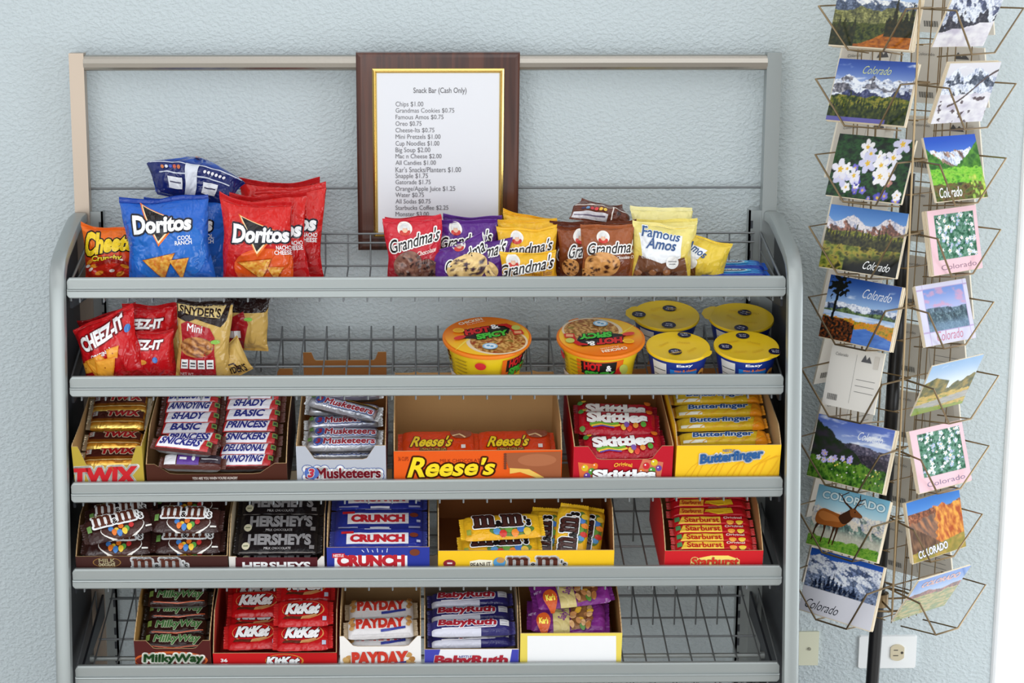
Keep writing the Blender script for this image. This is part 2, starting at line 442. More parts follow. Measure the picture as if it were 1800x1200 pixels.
# ------------------------------------------------------------------ the wire snack rack
# per shelf: front lip face Y, lip centre Z, slope of the wire floor
SHELF = {1: (-0.290, 1.1100, 5.0), 2: (-0.3095, 0.9440, 15.0), 3: (-0.336, 0.7681, 14.0), 4: (-0.357, 0.6190, 12.0), 5: (-0.369, 0.4486, 12.5), 6: (-0.380, 0.285, 13.0)}
BACK_Y = -0.055
class Frame:
    """a plane: origin, x to the right, s up the slope to the back, n its normal"""
    def __init__(self, O, tilt, roll=0.0):
        self.O = V(O); self.X = V((cos(roll), 0, sin(roll))); self.S = V((0, cos(tilt), sin(tilt))); self.N = self.X.cross(self.S).normalized(); self.S = self.N.cross(self.X); self.tilt = tilt; self.roll = roll
    def p(self, x, s, n=0.0): return self.O + self.X * x + self.S * s + self.N * n
    def px(self, x, y, n=0.0):
        q = on_plane(x, y, self.O + self.N * n, self.N) - self.O
        return q.dot(self.X), q.dot(self.S)
    def px_front(self, x, y, s):
        """where the ray meets the plane standing at s square to the floor -> x, n"""
        q = on_plane(x, y, self.O + self.S * s, self.S) - self.O
        return q.dot(self.X), q.dot(self.N)
    def sub(self, s0, n0, dt): return Frame(self.p(0, s0, n0), self.tilt + RAD(dt), self.roll)
    def M(self, x, s, n, rot=0.0, lean=0.0, roll=0.0):
        B = Matrix(((self.X.x, self.S.x, self.N.x, 0), (self.X.y, self.S.y, self.N.y, 0), (self.X.z, self.S.z, self.N.z, 0), (0, 0, 0, 1)))
        return Matrix.Translation(self.p(x, s, n)) @ B @ Matrix.Rotation(rot, 4, 'Z') @ Matrix.Rotation(lean, 4, 'X') @ Matrix.Rotation(roll, 4, 'Y')
ROLL = {3: 0.0046}
FR = {k: Frame((0, y + 0.014, z - 0.0255), RAD(t_), ROLL.get(k, 0.0)) for k, (y, z, t_) in SHELF.items()}
DEPTH = {k: (BACK_Y - FR[k].O.y) / cos(FR[k].tilt) for k in FR}

def rack():
    r = empty('snack_rack', Matrix.Translation((0, -0.2, 0.0)))
    tag(r, 'grey metal snack rack with five sloping wire shelves standing against the blue wall', 'display rack')
    r2 = Matrix.Translation((0, 0.2, 0))
    def part(mb, name, mat, parent=None, smooth=False):
        o = mb.build(name, mat, parent or r, smooth)
        if parent is None: o.location = (0, 0.2, 0)
        return o
    # side panels: outline in (Y, Z)
    prof = [(-0.055, 1.205), (-0.10, 1.205), (-0.15, 1.196), (-0.20, 1.183), (-0.245, 1.171), (-0.275, 1.158), (-0.294, 1.138), (-0.304, 1.110), (-0.312, 1.05), (-0.345, 0.80), (-0.385, 0.50), (-0.41, 0.30), (-0.42, 0.0)]
    for sg in (-1, 1):
        mb = MB(); X0, X1 = 0.6085, 0.635
        t_ = 0.004
        for i in range(len(prof) - 1):
            (a, za), (b_, zb) = prof[i], prof[i + 1]
            d = V((b_ - a, zb - za)).normalized(); nx = V((-d[1], d[0])) * -1
            # front flange with a rounded inner edge
            pts = [(X0, 0.012), (X0, 0.004), (X0 + .004, 0), (X1 - .004, 0), (X1, 0.004), (X1, 0.012)]
            pass
        sec = [(X0, 0.016), (X0, 0.005), (X0 + .0015, 0.0015), (X0 + .005, 0), (X1 - .005, 0), (X1 - .0015, 0.0015), (X1, 0.005), (X1, 0.016)]
        rings = []
        for i, (y, z) in enumerate(prof):
            a, b_ = prof[max(i - 1, 0)], prof[min(i + 1, len(prof) - 1)]
            d = V((0, b_[0] - a[0], b_[1] - a[1])).normalized(); inn = V((0, -d.z, d.y))
            if inn.y < 0 and abs(inn.y) > abs(inn.z): inn = -inn
            if inn.z > 0 and abs(inn.z) >= abs(inn.y): inn = -inn
            rings.append([mb.vert(V((sg * sx_, y, z)) + inn * o_, lin((172, 176, 176))) for sx_, o_ in sec])
        for i in range(len(rings) - 1):
            for k in range(len(sec) - 1): mb.face((rings[i][k], rings[i][k + 1], rings[i + 1][k + 1], rings[i + 1][k]))
        sp = part(mb, 'side_frame', METAL, smooth=True)
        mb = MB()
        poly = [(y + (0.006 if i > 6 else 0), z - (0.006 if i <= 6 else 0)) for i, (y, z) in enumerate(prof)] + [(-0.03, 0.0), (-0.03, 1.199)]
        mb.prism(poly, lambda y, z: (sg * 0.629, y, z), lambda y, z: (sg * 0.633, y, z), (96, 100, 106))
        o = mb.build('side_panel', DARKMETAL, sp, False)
        # slotted upright strip at the back
        mb = MB(); xa, xb = 0.583, 0.609
        mb.box((min(sg * xa, sg * xb), -0.046, 0.0), (max(sg * xa, sg * xb), -0.040, 1.205), (150, 154, 156))
        mb.box((min(sg * xa, sg * (xa + .003)), -0.046, 0.0), (max(sg * xa, sg * (xa + .003)), -0.02, 1.205), (150, 154, 156))
        u = part(mb, 'slotted_upright', METAL)
        mb = MB()
        for k in range(40):
            z = 0.10 + k * 0.0275
            mb.box((sg * 0.588 - .002, -0.0468, z), (sg * 0.588 + .002, -0.0455, z + 0.014), (24, 26, 30))
        mb.build('slot', DARKMETAL, u, False)
        # tall back post
        mb = MB(); mb.box((min(sg * .605, sg * .631), -0.052, 0.0), (max(sg * .605, sg * .631), -0.026, 1.4875), (180, 170, 158))
        part(mb, 'back_post', WARMREFLSTEEL if sg < 0 else METAL)
    mb = MB()
    za, zb = at_y(700, 97, -0.05).z, at_y(700, 124, -0.05).z
    mb.prism([(-0.047, za), (-0.050, za - .002), (-0.052, za - .006), (-0.0535, (za + zb) / 2), (-0.052, zb + .006), (-0.050, zb + .002), (-0.047, zb), (-0.030, zb), (-0.030, za)], lambda y, z: (-0.606, y, z), lambda y, z: (0.606, y, z), (190, 186, 178))
    part(mb, 'top_rail', STEEL)
    mb = MB(); z = at_y(700, 333, -0.045).z
    mb.tube([(-0.606, -0.024, z), (0.606, -0.024, z)], 0.0022, n=8); part(mb, 'thin_crossbar', WIREM, smooth=True)
    mb = MB(); q = FR[5]
    _, sa = q.px(760, 1154, -0.0075); g = lambda x: q.p(x, sa, -0.0075)
    mb.tube([g(-.592), g(.592)], 0.0042, n=10); mb.tube([g(-.599), g(-.592)], 0.0065, n=10); mb.tube([g(.592), g(.599)], 0.0065, n=10)
    part(mb, 'brace_rod', METAL, smooth=True)
    for k, f in FR.items():
        y, z, tl = SHELF[k]; L = DEPTH[k]
        mb = MB()
        # wires from under the lip along the slope; at the back they turn down (or up on the top tray)
        nw = 30
        for i in range(nw):
            x = -0.588 + i * (1.176 / (nw - 1))
            fr = f.p(x, -0.004, 0.006)
            low = V((x, f.O.y - 0.004, f.O.z + x * sin(f.roll))); hook = low + V((0, 0.001, 0.012))
            if k == 1: pts = [hook, low, f.p(x, 0.006), f.p(x, L), f.p(x, L) + V((0, 0.004, 0.062))]
            else: pts = [hook, low, f.p(x, 0.006), f.p(x, L - 0.02), f.p(x, L + 0.012, 0.008), f.p(x, L + 0.012, 0.008) + V((0, 0.004, -0.085))]
            mb.tube(pts, 0.0015, n=5)
        def cross(P, r_=0.0019): mb.tube([P - f.X * 0.592, P + f.X * 0.592], r_, n=6)
        if k == 1:
            for dz in (0.003, 0.045, 0.0615): cross(f.p(0, L) + V((0, 0.001, dz)))
            cross(f.p(0, L * .33, -0.003)); cross(f.p(0, L * .66, -0.003))
            for sg in (-1, 1):
                a = f.p(sg * .603, 0.0, 0.032); b_ = f.p(sg * .603, L) + V((0, 0, 0.0615))
                mb.tube([a + V((0, 0, -0.03)), a, b_, b_ + V((0, 0, -0.06))], 0.0024, n=6)
                mb.tube([f.p(sg * .6035, 0, .016), f.p(sg * .6035, L) + V((0, 0, .03))], 0.0016, n=5)
        else:
            cross(f.p(0, L - 0.018, -0.003)); B = f.p(0, L + .012, .008)
            cross(B + V((0, 0.006, -0.027))); cross(B + V((0, 0.006, -0.072)))
            cross(f.p(0, L * .5, -0.003)); cross(f.p(0, 0.03, -0.003))
            for sg in (-1, 1): mb.tube([f.p(sg * .6070, 0.008, 0.03), f.p(sg * .6150, L - .03, 0.02), f.p(sg * .6150, L - .03, -0.03)], 0.0016, n=6)
        sh = part(mb, 'wire_shelf', WIREM, smooth=True)
        # front lip: a price-tag channel with one raised ridge, rounded ends
        mb = MB(); X = 0.6055 if k > 1 else 0.607
        prof2 = [(0.0105, 0.0168), (0.003, 0.0178), (0.0012, 0.0172), (0.0004, 0.0158), (0.0004, 0.0142), (0.0024, 0.0006), (0.0026, -0.0012), (0.0004, -0.0016), (-0.0012, -0.0026), (-0.0014, -0.0040), (0.0002, -0.0056), (0.0012, -0.0155), (0.0026, -0.0172), (0.0105, -0.0178)]
        lean = RAD(4)
        def P2(x, a, sc=1.0): return V((x, y + a[0] + a[1] * 0.12, z + a[1] * sc + x * sin(f.roll)))
        xs = [(-X, .72), (-X + .0015, .88), (-X + .004, 1.0), (X - .004, 1.0), (X - .0015, .88), (X, .72)]
        rows = [[mb.vert(P2(x, a, sc), lin((172, 176, 176))) for a in prof2] for x, sc in xs]
        for i in range(len(rows) - 1):
            for j in range(len(prof2) - 1): mb.face((rows[i][j], rows[i + 1][j], rows[i + 1][j + 1], rows[i][j + 1]))
        mb.face(rows[0]); mb.face(rows[-1][::-1])
        mb.build('shelf_lip', METAL, sh, False)
        # bracket arms under the ends
        for sg in (-1, 1):
            mb = MB(); xa, xb = sg * .6055, sg * .6095
            poly = [(0.02, 0.0), (0.02, -0.012), (L, -0.045), (L, 0.0)]
            mb.prism(poly, lambda s, n_: f.p(xa, s, n_ - .005), lambda s, n_: f.p(xb, s, n_ - .005), (110, 114, 118))
            mb.build('shelf_bracket', DARKMETAL, sh, False)
    return r
rack()

# ------------------------------------------------------------------ menu plaque
def plaque():
    B = at_y(770, 440, -0.0410); T = at_y(769.5, 93, -0.0735)
    up = (T - B); H = up.length; up.normalize(); xx = V((1, 0, 0)); nn = xx.cross(up)
    W = (at_y(914, 93, -0.0735).x - at_y(625, 93, -0.0735).x)
    M = Matrix(((xx.x, nn.x * -1, up.x, B.x), (xx.y, -nn.y, up.y, B.y), (xx.z, -nn.z, up.z, B.z), (0, 0, 0, 1)))
    # local: x right, y away, z up
    M = Matrix(((1, 0, 0, B.x), (0, up.z, up.y, B.y), (0, -up.y, up.z, B.z), (0, 0, 0, 1)))
    r = empty('menu_plaque', M); tag(r, 'dark wooden plaque with gold edged white price list leaning on the top shelf', 'sign')
    w = W / 2; bv = 0.008
    mb = MB(); c = lin((84, 46, 28))
    ring = lambda d, y: [mb.vert(p, c) for p in ((-w + d, y, d), (w - d, y, d), (w - d, y, H - d), (-w + d, y, H - d))]
    R = [ring(0, 0.016), ring(0, 0.004), ring(bv * .4, 0.0015), ring(bv, 0.0)]
    for a, b_ in zip(R, R[1:]):
        for k in range(4): mb.face((a[k], a[(k + 1) % 4], b_[(k + 1) % 4], b_[k]))
    mb.face(R[-1]); mb.face(R[0][::-1])
    mb.build('wooden_board', WOODM, r, False)
    sx = W / 289.0; sz = H / 347.0
    x0, x1, z0, z1 = (653 - 769.5) * sx, (886.5 - 769.5) * sx, (440 - 415) * sz, (440 - 119) * sz
    mb = MB(); c = lin((226, 196, 120)); g = 0.0085
    def ring(d, y): return [mb.vert(p, c) for p in ((x0 + d, y, z0 + d), (x1 - d, y, z0 + d), (x1 - d, y, z1 - d), (x0 + d, y, z1 - d))]
    R = [ring(0, 0.0), ring(.0005, -0.003), ring(g * .4, -0.0045), ring(g * .5, -0.0028), ring(g * .62, -0.0028), ring(g * .75, -0.0040), ring(g, -0.0015)]
    for a, b_ in zip(R, R[1:]):
        for k in range(4): mb.face((a[k], a[(k + 1) % 4], b_[(k + 1) % 4], b_[k]))
    mb.build('gold_frame', GOLD, r, False)
    mb = MB(); PW, PH = x1 - x0 - 2 * g, z1 - z0 - 2 * g
    S = lambda u, v: (x0 + g + u * PW, -0.0016, z0 + g + v * PH)
    mb.grid(S, 1, 1, lambda u, v: (232, 233, 238))
    A = Art(mb, S, PW, PH, eps=0.0002, step=0.00005, maxlen=1)
    L = (660, 409.5); Rr = (879.5, 126)
    U = lambda px: (px - 661.5) / (878 - 661.5)
    Vv = lambda py: (407 - py) / (407 - 127)
    ink = (112, 110, 114)
    A.text('Snack Bar (Cash Only)', U(773), Vv(158), 94 / 216.5, 12.5 / 280, ink, bold=0.012)
    rows = [('Chips $1.00', 49), ('Grandmas Cookies $0.75', 104), ('Famous Amos $0.75', 85), ('Oreo $0.75', 46), ('Cheese-Its $0.75', 69), ('Mini Pretzels $1.00', 80), ('Cup Noodles $1.00', 78), ('Big Soup $2.00', 62), ('Mac n Cheese $2.00', 82), ('All Candies $1.00', 72), ("Kar's Snacks/Planters $1.00", 117), ('Snapple $1.75', 58), ('Gatorade $1.75', 63), ('Orange/Apple Juice $1.25', 107), ('Water $0.75', 51), ('All Sodas $0.75', 63), ('Starbucks Coffee $2.25', 95), ('Monster $3.00', 60)]
    for i, (s, wd) in enumerate(rows):
        y = 180.5 + i * (374.5 - 180.5) / 17; desc = any(ch in s for ch in 'gpyJ/')
        hh = 11.0 if desc else 9.2
        A.text(s, U(694.5 - i * 0.09 + wd / 2), Vv(y + (1.0 if desc else 0)), wd / 216.5, hh / 280, ink)
    mb.build('price_sheet', material('printed_paper', 0.35, spec=0.4), r, False)
plaque()

# ------------------------------------------------------------------ postcard spinner
AX_T, AX_B = V((0.836, -0.184, 1.60)), V((0.812, -0.184, 0.10))
def axis_at(z): t_ = (z - AX_B.z) / (AX_T.z - AX_B.z); return AX_B + (AX_T - AX_B) * t_
CARDS = {
 'L1': ((0.7402, -0.27, 1.5579), -0.795, -0.249, 0.017, 0.1559, 0.0976), 'L2': ((0.7420, -0.27, 1.4366), -0.829, -0.321, -0.001, 0.1558, 0.1068),
 'L3': ((0.7454, -0.27, 1.3087), -0.858, -0.321, -0.002, 0.1548, 0.1081), 'L4': ((0.7392, -0.27, 1.1853), -0.822, -0.269, 0.005, 0.1555, 0.1095),
 'L5': ((0.7391, -0.27, 1.0615), -0.899, -0.236, 0.009, 0.1530, 0.1094), 'L7': ((0.7336, -0.27, 0.8122), -0.805, -0.264, 0.014, 0.1560, 0.1108),
 'L8': ((0.7343, -0.27, 0.6868), -0.871, -0.314, -0.015, 0.1530, 0.1079), 'L9': ((0.7272, -0.27, 0.5655), -0.835, -0.284, 0.002, 0.1529, 0.1128),
 'R1': ((0.9017, -0.27, 1.5592), 0.606, 0.421, 0.024, 0.1300, 0.1085), 'R2': ((0.9014, -0.27, 1.4341), 0.602, 0.314, 0.022, 0.1292, 0.1065),
 'R3': ((0.8909, -0.27, 1.3092), 0.603, -0.341, 0.010, 0.1290, 0.1101), 'R4': ((0.8962, -0.27, 1.1861), 0.629, -0.208, -0.004, 0.1275, 0.1088),
 'R5': ((0.8874, -0.27, 1.0610), 0.608, -0.289, -0.005, 0.1289, 0.1040), 'R6': ((0.8968, -0.27, 0.9326), 0.611, 0.441, -0.042, 0.1305, 0.1071),
 'R7': ((0.8921, -0.27, 0.8063), 0.570, -0.278, -0.020, 0.1308, 0.1075), 'R8': ((0.8910, -0.27, 0.6812), 0.558, -0.176, -0.063, 0.1310, 0.1071),
 'R9': ((0.8895, -0.27, 0.5552), 0.594, 0.568, -0.041, 0.1314, 0.1102)}
def card_matrix(k):
    P, yaw, tilt, roll, w_, h_ = CARDS[k]
    return Matrix.Translation(P) @ Matrix.Rotation(yaw, 4, 'Z') @ Matrix.Rotation(tilt, 4, 'X') @ Matrix.Rotation(roll, 4, 'Y')

SNOW = (236, 240, 246)
def ridge(u, base, amp, fr, seed): return base + amp * (0.55 * (0.5 - 1.6 * abs(nz(u * fr + seed, seed * 1.7))) + 0.35 * fbm(u * fr * 2.2 + seed, seed, 0, 3))
def land(sky0, sky1, layers, ground, cloud=0.0, ccol=(245, 248, 252), seed=0.0, spots=None):
    """a printed landscape: layers = (base, amp, freq, colour, snow colour or None, snow depth, seed)"""
    def fn(u, v):
        t_ = v
        c_ = mix(sky1, sky0, ss(0.45, 1.0, v))
        if cloud:
            k = ss(0.05, 0.3, fbm(u * 3 + seed, v * 8 + seed, seed) + cloud - 0.25)
            c_ = mix(c_, ccol, 0.9 * k)
        for (b_, a, fr, col, snow, sd, sd2) in layers:
            top = ridge(u, b_, a, fr, sd2)
            if v < top:
                g = 2.2 * (fbm(u * 7 + sd2 + .05, v * 5 + .03, sd2, 4) - fbm(u * 7 + sd2, v * 5, sd2, 4)) + .25 * nz(u * 40, v * 40, sd2); g2 = fbm(u * 9 + v * 5, v * 6, sd2 + 3, 3)
                c_ = mix(col, (20, 24, 30), max(0, min(0.75, 0.3 + g * 1.5)))
                c_ = mix(c_, (250, 240, 220), max(0, min(0.35, -g * 1.0 - 0.05)))
                if snow and (top - v) < sd * (1.0 + 4.0 * g2): c_ = mix(snow, (110, 124, 164), max(0, min(.75, .15 + g * 2.4)))
        return ground(u, v, c_)
    return fn
def G(h, cols, fr=22, seed=3.0, edge=0.04, vs=1.0):
    def g_(u, v, c_):
        top = h + edge * fbm(u * 7, seed, 0, 4) * 2
        if v > top: return c_
        k = fbm(u * fr + seed, v * fr * vs, seed, 4); k2 = nz(u * fr * 3, v * fr * 3 * vs, seed)
        t_ = max(0, min(0.999, 0.5 + k * 1.3 + 0.25 * k2)) * (len(cols) - 1); i = int(t_)
        return mix(cols[i], cols[min(i + 1, len(cols) - 1)], t_ - i)
    return g_
def chain(*gs):
    def g_(u, v, c_):
        for q in gs: c_ = q(u, v, c_)
        return c_
    return g_
def blobs(n_, x0, y0, x1, y1, r0, r1, cols, seed, star=0.0, W=1.45):
    rnd = random.Random(seed); B = [(rnd.uniform(x0, x1), rnd.uniform(y0, y1), rnd.uniform(r0, r1), rnd.choice(cols), rnd.uniform(0, 6)) for _ in range(n_)]
    def g_(u, v, c_):
        for (x, y, r_, col, ph) in B:
            dx, dy = (u - x) * W, v - y; d = math.hypot(dx, dy)
            if d < r_ * 1.3:
                a = math.atan2(dy, dx); rr = r_ * (1 - star + star * abs(cos(2.5 * a + ph)))
                if d < rr: c_ = mix(col, (255, 255, 255), 0.3 * (1 - d / rr)) if d > rr * .3 or star == 0 else (232, 190, 60)
        return c_
    return g_
def vtrees(h, amp, fr, col, col2, seed, x0=0.0, x1=1.0, low=0.0):
    """a line of pointed trees"""
    def g_(u, v, c_):
        if u < x0 or u > x1 or v < low: return c_
        i = math.floor(u * fr); rnd = nz(i * 3.7, seed, 1.3); t_ = abs(u * fr - i - 0.5) * 2
        top = h + amp * (0.6 + rnd) * (1 - t_ * 1.0)
        if v < top: return mix(col, col2, max(0, min(1, 0.4 + fbm(u * 30, v * 22, seed, 3) * 1.6)))
        return c_
    return g_
def bordered(fn, x0, y0, x1, y1, col, line=None):
    def g_(u, v):
        if u < x0 or u > x1 or v < y0 or v > y1:
            if line and (abs(u - x0) < .006 or abs(u - x1) < .006 or abs(v - y0) < .008 or abs(v - y1) < .008): return line
            return col
        return fn((u - x0) / (x1 - x0), (v - y0) / (y1 - y0))
    return g_
def snowwhite(u, v, c_):
    return mix((238, 236, 240), (196, 190, 206), max(0, min(1, 0.3 + fbm(u * 5, v * 9, 7) * 1.6)))

def flowers_pink(seed):
    gr = G(2.0, [(20, 60, 44), (46, 104, 74), (120, 160, 140), (28, 70, 56)], 9, seed)
    bl = blobs(80, 0.02, 0.02, 0.98, 0.98, 0.025, 0.06, [(240, 244, 250), (222, 232, 246), (170, 190, 230)], int(seed), 0.6, 1.1)
    return bordered(lambda u, v: bl(u, v, gr(u, v, (0, 0, 0))), 0.13, 0.22, 0.93, 0.92, (240, 200, 208))
def meadow(u, v, c_): return c_

PICS = {
 'L1': land((150, 180, 220), (226, 232, 236), [(0.78, .22, 2.2, (104, 120, 150), (240, 240, 235), .05, 3.1), (0.62, .3, 2.0, (150, 150, 84), None, 0, 5.2)],
   chain(G(0.40, [(20, 34, 18), (46, 58, 24), (86, 92, 36), (30, 36, 20)], 16, 2.2), lambda u, v, c_: mix((190, 110, 26), (120, 60, 14), max(0, min(1, .4 + fbm(u * 20, v * 26) * 1.6))) if v < 0.02 + .36 * ss(0.25, .95, u) + .03 * nz(u * 8, 1) else c_, vtrees(.30, .25, 16, (24, 34, 18), (70, 66, 30), 3.3, 0.0, .3), vtrees(.45, .5, 15, (22, 30, 16), (60, 50, 20), 8.1, .66, 1.0, .2)), 0.1, seed=2.0),
 'L2': land((52, 84, 170), (176, 196, 226), [(0.66, .34, 3.2, (150, 148, 160), SNOW, .10, 7.3), (0.50, .24, 2.6, (66, 74, 124), SNOW, .05, 1.3)],
   chain(G(0.42, [(24, 40, 18), (70, 86, 26), (150, 140, 50), (34, 54, 22)], 16, 4.4), vtrees(.22, .26, 26, (20, 36, 16), (84, 90, 30), 5.5), lambda u, v, c_: (96, 92, 160) if v < .07 and u < .75 else c_), 0.16, seed=5.0),
 'L3': lambda u, v: blobs(17, .12, .30, .85, .92, .10, .19, [(244, 242, 244), (232, 230, 242), (206, 206, 236)], 11, .55)(u, v, blobs(16, .05, .02, .95, .5, .04, .09, [(70, 66, 170), (110, 100, 200), (180, 120, 110), (244, 242, 244)], 5, .3)(u, v, G(2, [(14, 22, 20), (22, 46, 26), (40, 84, 40), (16, 26, 30)], 9, 8.)(u, v, (0, 0, 0)))),
 'L4': land((70, 124, 196), (160, 190, 222), [(0.80, .26, 2.3, (180, 120, 100), (232, 224, 224), .12, 4.2)],
   chain(G(0.62, [(40, 46, 24), (96, 104, 40), (150, 146, 56), (50, 54, 30)], 13, 6.1), vtrees(.52, .24, 24, (34, 36, 30), (90, 88, 50), 2.2), G(.40, [(60, 70, 26), (120, 130, 50), (168, 150, 60), (40, 44, 24)], 12, 1.6), lambda u, v, c_: mix(c_, (14, 16, 14), ss(.3, .06, v - .25 * (u - .45)) if u > .3 else 0)), 0.0),
 'L5': land((38, 76, 150), (170, 200, 232), [(0.58, .10, 4.0, (90, 110, 150), SNOW, .06, 6.6), (0.50, .10, 3.0, (110, 140, 84), None, 0, 2.7)],
   chain(lambda u, v, c_: mix((150, 180, 220), (230, 236, 244), max(0, min(1, .5 + fbm(u * 5, v * 22) * 1.5))) if v < .44 else c_, G(.36, [(90, 110, 40), (190, 150, 40), (220, 130, 40), (120, 130, 60)], 14, 9.), lambda u, v, c_: mix((96, 140, 210), (60, 100, 180), .5 + fbm(u * 6, v * 20)) if v < .26 - .3 * abs(u - .62) else c_,
     lambda u, v, c_: mix((24, 22, 20), (170, 80, 30), max(0, min(1, .3 + fbm(u * 30, v * 26, 3) * 2))) if v < .34 - .3 * max(0, u - .3) and u < .46 else c_,
     lambda u, v, c_: (22, 24, 20) if ((u - .16) ** 2 * 1.9 + (v - .86) ** 2 < .03 * (1 + 2.5 * nz(u * 22, v * 22, 4)) or (abs(u - .14 - .05 * (v - .5)) < .018 and .3 < v < .9)) else c_), 0.12, seed=4.0),
 'L7': land((86, 110, 190), (190, 206, 234), [(0.62, .12, 3.0, (104, 96, 118), None, 0, 3.9), (0.50, .10, 4.0, (62, 52, 66), None, 0, 6.2)],
   chain(lambda u, v, c_: mix((56, 50, 60), (34, 52, 26), max(0, min(1, .5 + fbm(u * 9, v * 9) * 1.6))) if v < .92 - .75 * u + .10 * fbm(u * 8, 2) else c_, G(.34, [(28, 56, 18), (60, 108, 30), (110, 150, 50), (40, 70, 24)], 18, 2.5, vs=.6), blobs(16, .10, .30, .52, .46, .03, .055, [(196, 186, 236), (226, 222, 246), (170, 156, 224)], 21, .4), blobs(30, .3, .1, .95, .35, .008, .014, [(230, 210, 80), (240, 240, 220)], 8)), 0.28, seed=1.0),
 'L8': land((120, 178, 204), (206, 224, 226), [(0.60, .22, 2.0, (150, 168, 160), (226, 220, 206), .14, 5.9), (0.50, .26, 2.2, (112, 148, 136), (214, 204, 186), .10, 2.4)],
   chain(lambda u, v, c_: mix(c_, (214, 204, 184), .75 * ss(.42, .24, v)), G(.17, [(46, 96, 30), (90, 146, 44), (130, 170, 60), (60, 110, 36)], 20, 5.), ), 0.0),
 'L9': lambda u, v: bordered(land((36, 84, 176), (80, 130, 214), [(0.80, .24, 2.4, (120, 140, 190), SNOW, .3, 4.7), (0.56, .30, 3.0, (150, 170, 210), SNOW, .22, 8.8)],
   chain(vtrees(.12, .36, 17, (10, 16, 30), (60, 80, 120), 4., .12, .72), vtrees(-.1, .4, 14, (16, 24, 44), (200, 210, 226), 7.)), 0.0), 0, .40, 1, 1, (222, 222, 230))(u, v) if v > .40 - .28 * u * u - .0 else (222, 222, 230),
 'R1': land((70, 110, 200), (150, 180, 226), [(0.82, .34, 3.4, (110, 120, 160), SNOW, .3, 1.9), (0.56, .36, 2.8, (70, 70, 84), SNOW, .12, 6.7)], chain(lambda u, v, c_: snowwhite(u, v, c_) if v < .30 + .2 * (u - .3) + .05 * nz(u * 6, 2) else c_), 0.0),
 'R2': land((226, 224, 230), (206, 210, 222), [(0.84, .24, 3.0, (120, 130, 150), SNOW, .1, 4.4), (0.62, .26, 3.4, (112, 116, 128), SNOW, .2, 2.2)], chain(lambda u, v, c_: snowwhite(u, v, c_) if v < .48 + .06 * nz(u * 5, 3) else c_, lambda u, v, c_: mix(c_, (70, 56, 60), .8) if fbm(u * 7 + 2, v * 9, 5, 3) > .22 and v < .5 else c_, lambda u, v, c_: (96, 84, 84) if abs(v - .42 - .5 * (u - .3) + .1 * sin(u * 5)) < .02 and u > .2 else c_), 0.1),
 'R3': land((40, 84, 190), (120, 164, 226), [(0.74, .22, 3.0, (200, 160, 140), SNOW, .12, 2.1)], chain(lambda u, v, c_: mix((40, 90, 36), (90, 150, 50), max(0, min(1, .5 + fbm(u * 12, v * 12) * 1.8))) if v < .52 + .9 * abs(u - .46) ** 1.4 + .04 * nz(u * 20, 3) else c_, G(.50, [(60, 130, 30), (110, 190, 50), (150, 206, 70), (70, 140, 40)], 9, 3., vs=2.2), G(.26, [(60, 50, 26), (120, 92, 56), (90, 110, 44), (60, 60, 44)], 9, 4., vs=2.0), blobs(22, .72, .02, 1, .38, .02, .05, [(190, 210, 70), (150, 190, 60)], 3)), 0.0),
 'R4': flowers_pink(14.0),
 'R5': bordered(land((120, 150, 214), (176, 184, 224), [(0.52, .14, 1.6, (110, 140, 160), None, 0, 3.3), (0.40, .16, 1.6, (92, 122, 136), None, 0, 7.7)], lambda u, v, c_: mix(mix(c_, (214, 160, 190), .75 * ss(.0, .25, fbm(u * 4 + 1, v * 6, 2)) * ss(.5, .6, v)), (140, 170, 200), .6 * ss(.3, .1, v)), 0.0), .12, .22, .92, .92, (216, 214, 236), (190, 170, 210)),
 'R6': land((150, 186, 224), (226, 234, 240), [], chain(lambda u, v, c_: mix((70, 78, 34), (160, 136, 56), max(0, min(1, .45 + fbm(u * 10, v * 10, 2) * 1.8))) if v < .42 + .42 * abs(u - .42) + .12 * fbm(u * 7, 5) or (u < .5 and v < .72 - .4 * abs(u - .2)) else c_, G(.36, [(96, 130, 46), (190, 160, 70), (216, 180, 90), (110, 130, 50)], 8, 5., vs=2.), lambda u, v, c_: mix((190, 186, 176), (150, 150, 146), .5 + fbm(u * 8, v * 30)) if abs(v - .13 - .1 * u) < .07 else c_, lambda u, v, c_: mix(c_, (120, 150, 50), .8) if v < .06 + .1 * (1 - u) ** 2 else c_), .05),
 'R7': flowers_pink(31.0),
 'R8': land((60, 124, 206), (150, 190, 226), [(0.78, .10, 2.6, (190, 110, 70), None, 0, 6.1)], chain(lambda u, v, c_: mix((104, 84, 76), (190, 130, 90), max(0, min(1, .4 + fbm(u * 16 + v * 6, v * 5, 3) * 1.9))) if v < .70 + .22 * (u - .4) + .05 * nz(u * 9, 1) else c_, lambda u, v, c_: mix((176, 84, 44), (238, 170, 76), max(0, min(1, .5 + fbm(u * 18 + v * 4, v * 7, 8) * 2.2))) if u > .50 + .10 * nz(v * 5, 4.0) + .08 * nz(v * 14, 2.0) and v < .80 + .10 * nz(u * 7, 3.0) and v > .20 + .1 * nz(u * 6, 9.0) else c_, lambda u, v, c_: mix((86, 62, 48), (150, 110, 80), max(0, min(1, .4 + fbm(u * 22, v * 6, 1) * 1.8))) if v < .62 - .75 * u else c_, lambda u, v, c_: mix((130, 130, 60), (196, 160, 80), .5 + fbm(u * 12, v * 12)) if v < .14 + .12 * u else c_), 0.0),
 'R9': land((96, 140, 212), (190, 208, 232), [(0.62, .12, 2.6, (170, 96, 84), None, 0, 2.8)], chain(G(.52, [(150, 150, 96), (196, 176, 116), (116, 136, 70), (130, 150, 110)], 6, 6., vs=3.)), 0.0),
}
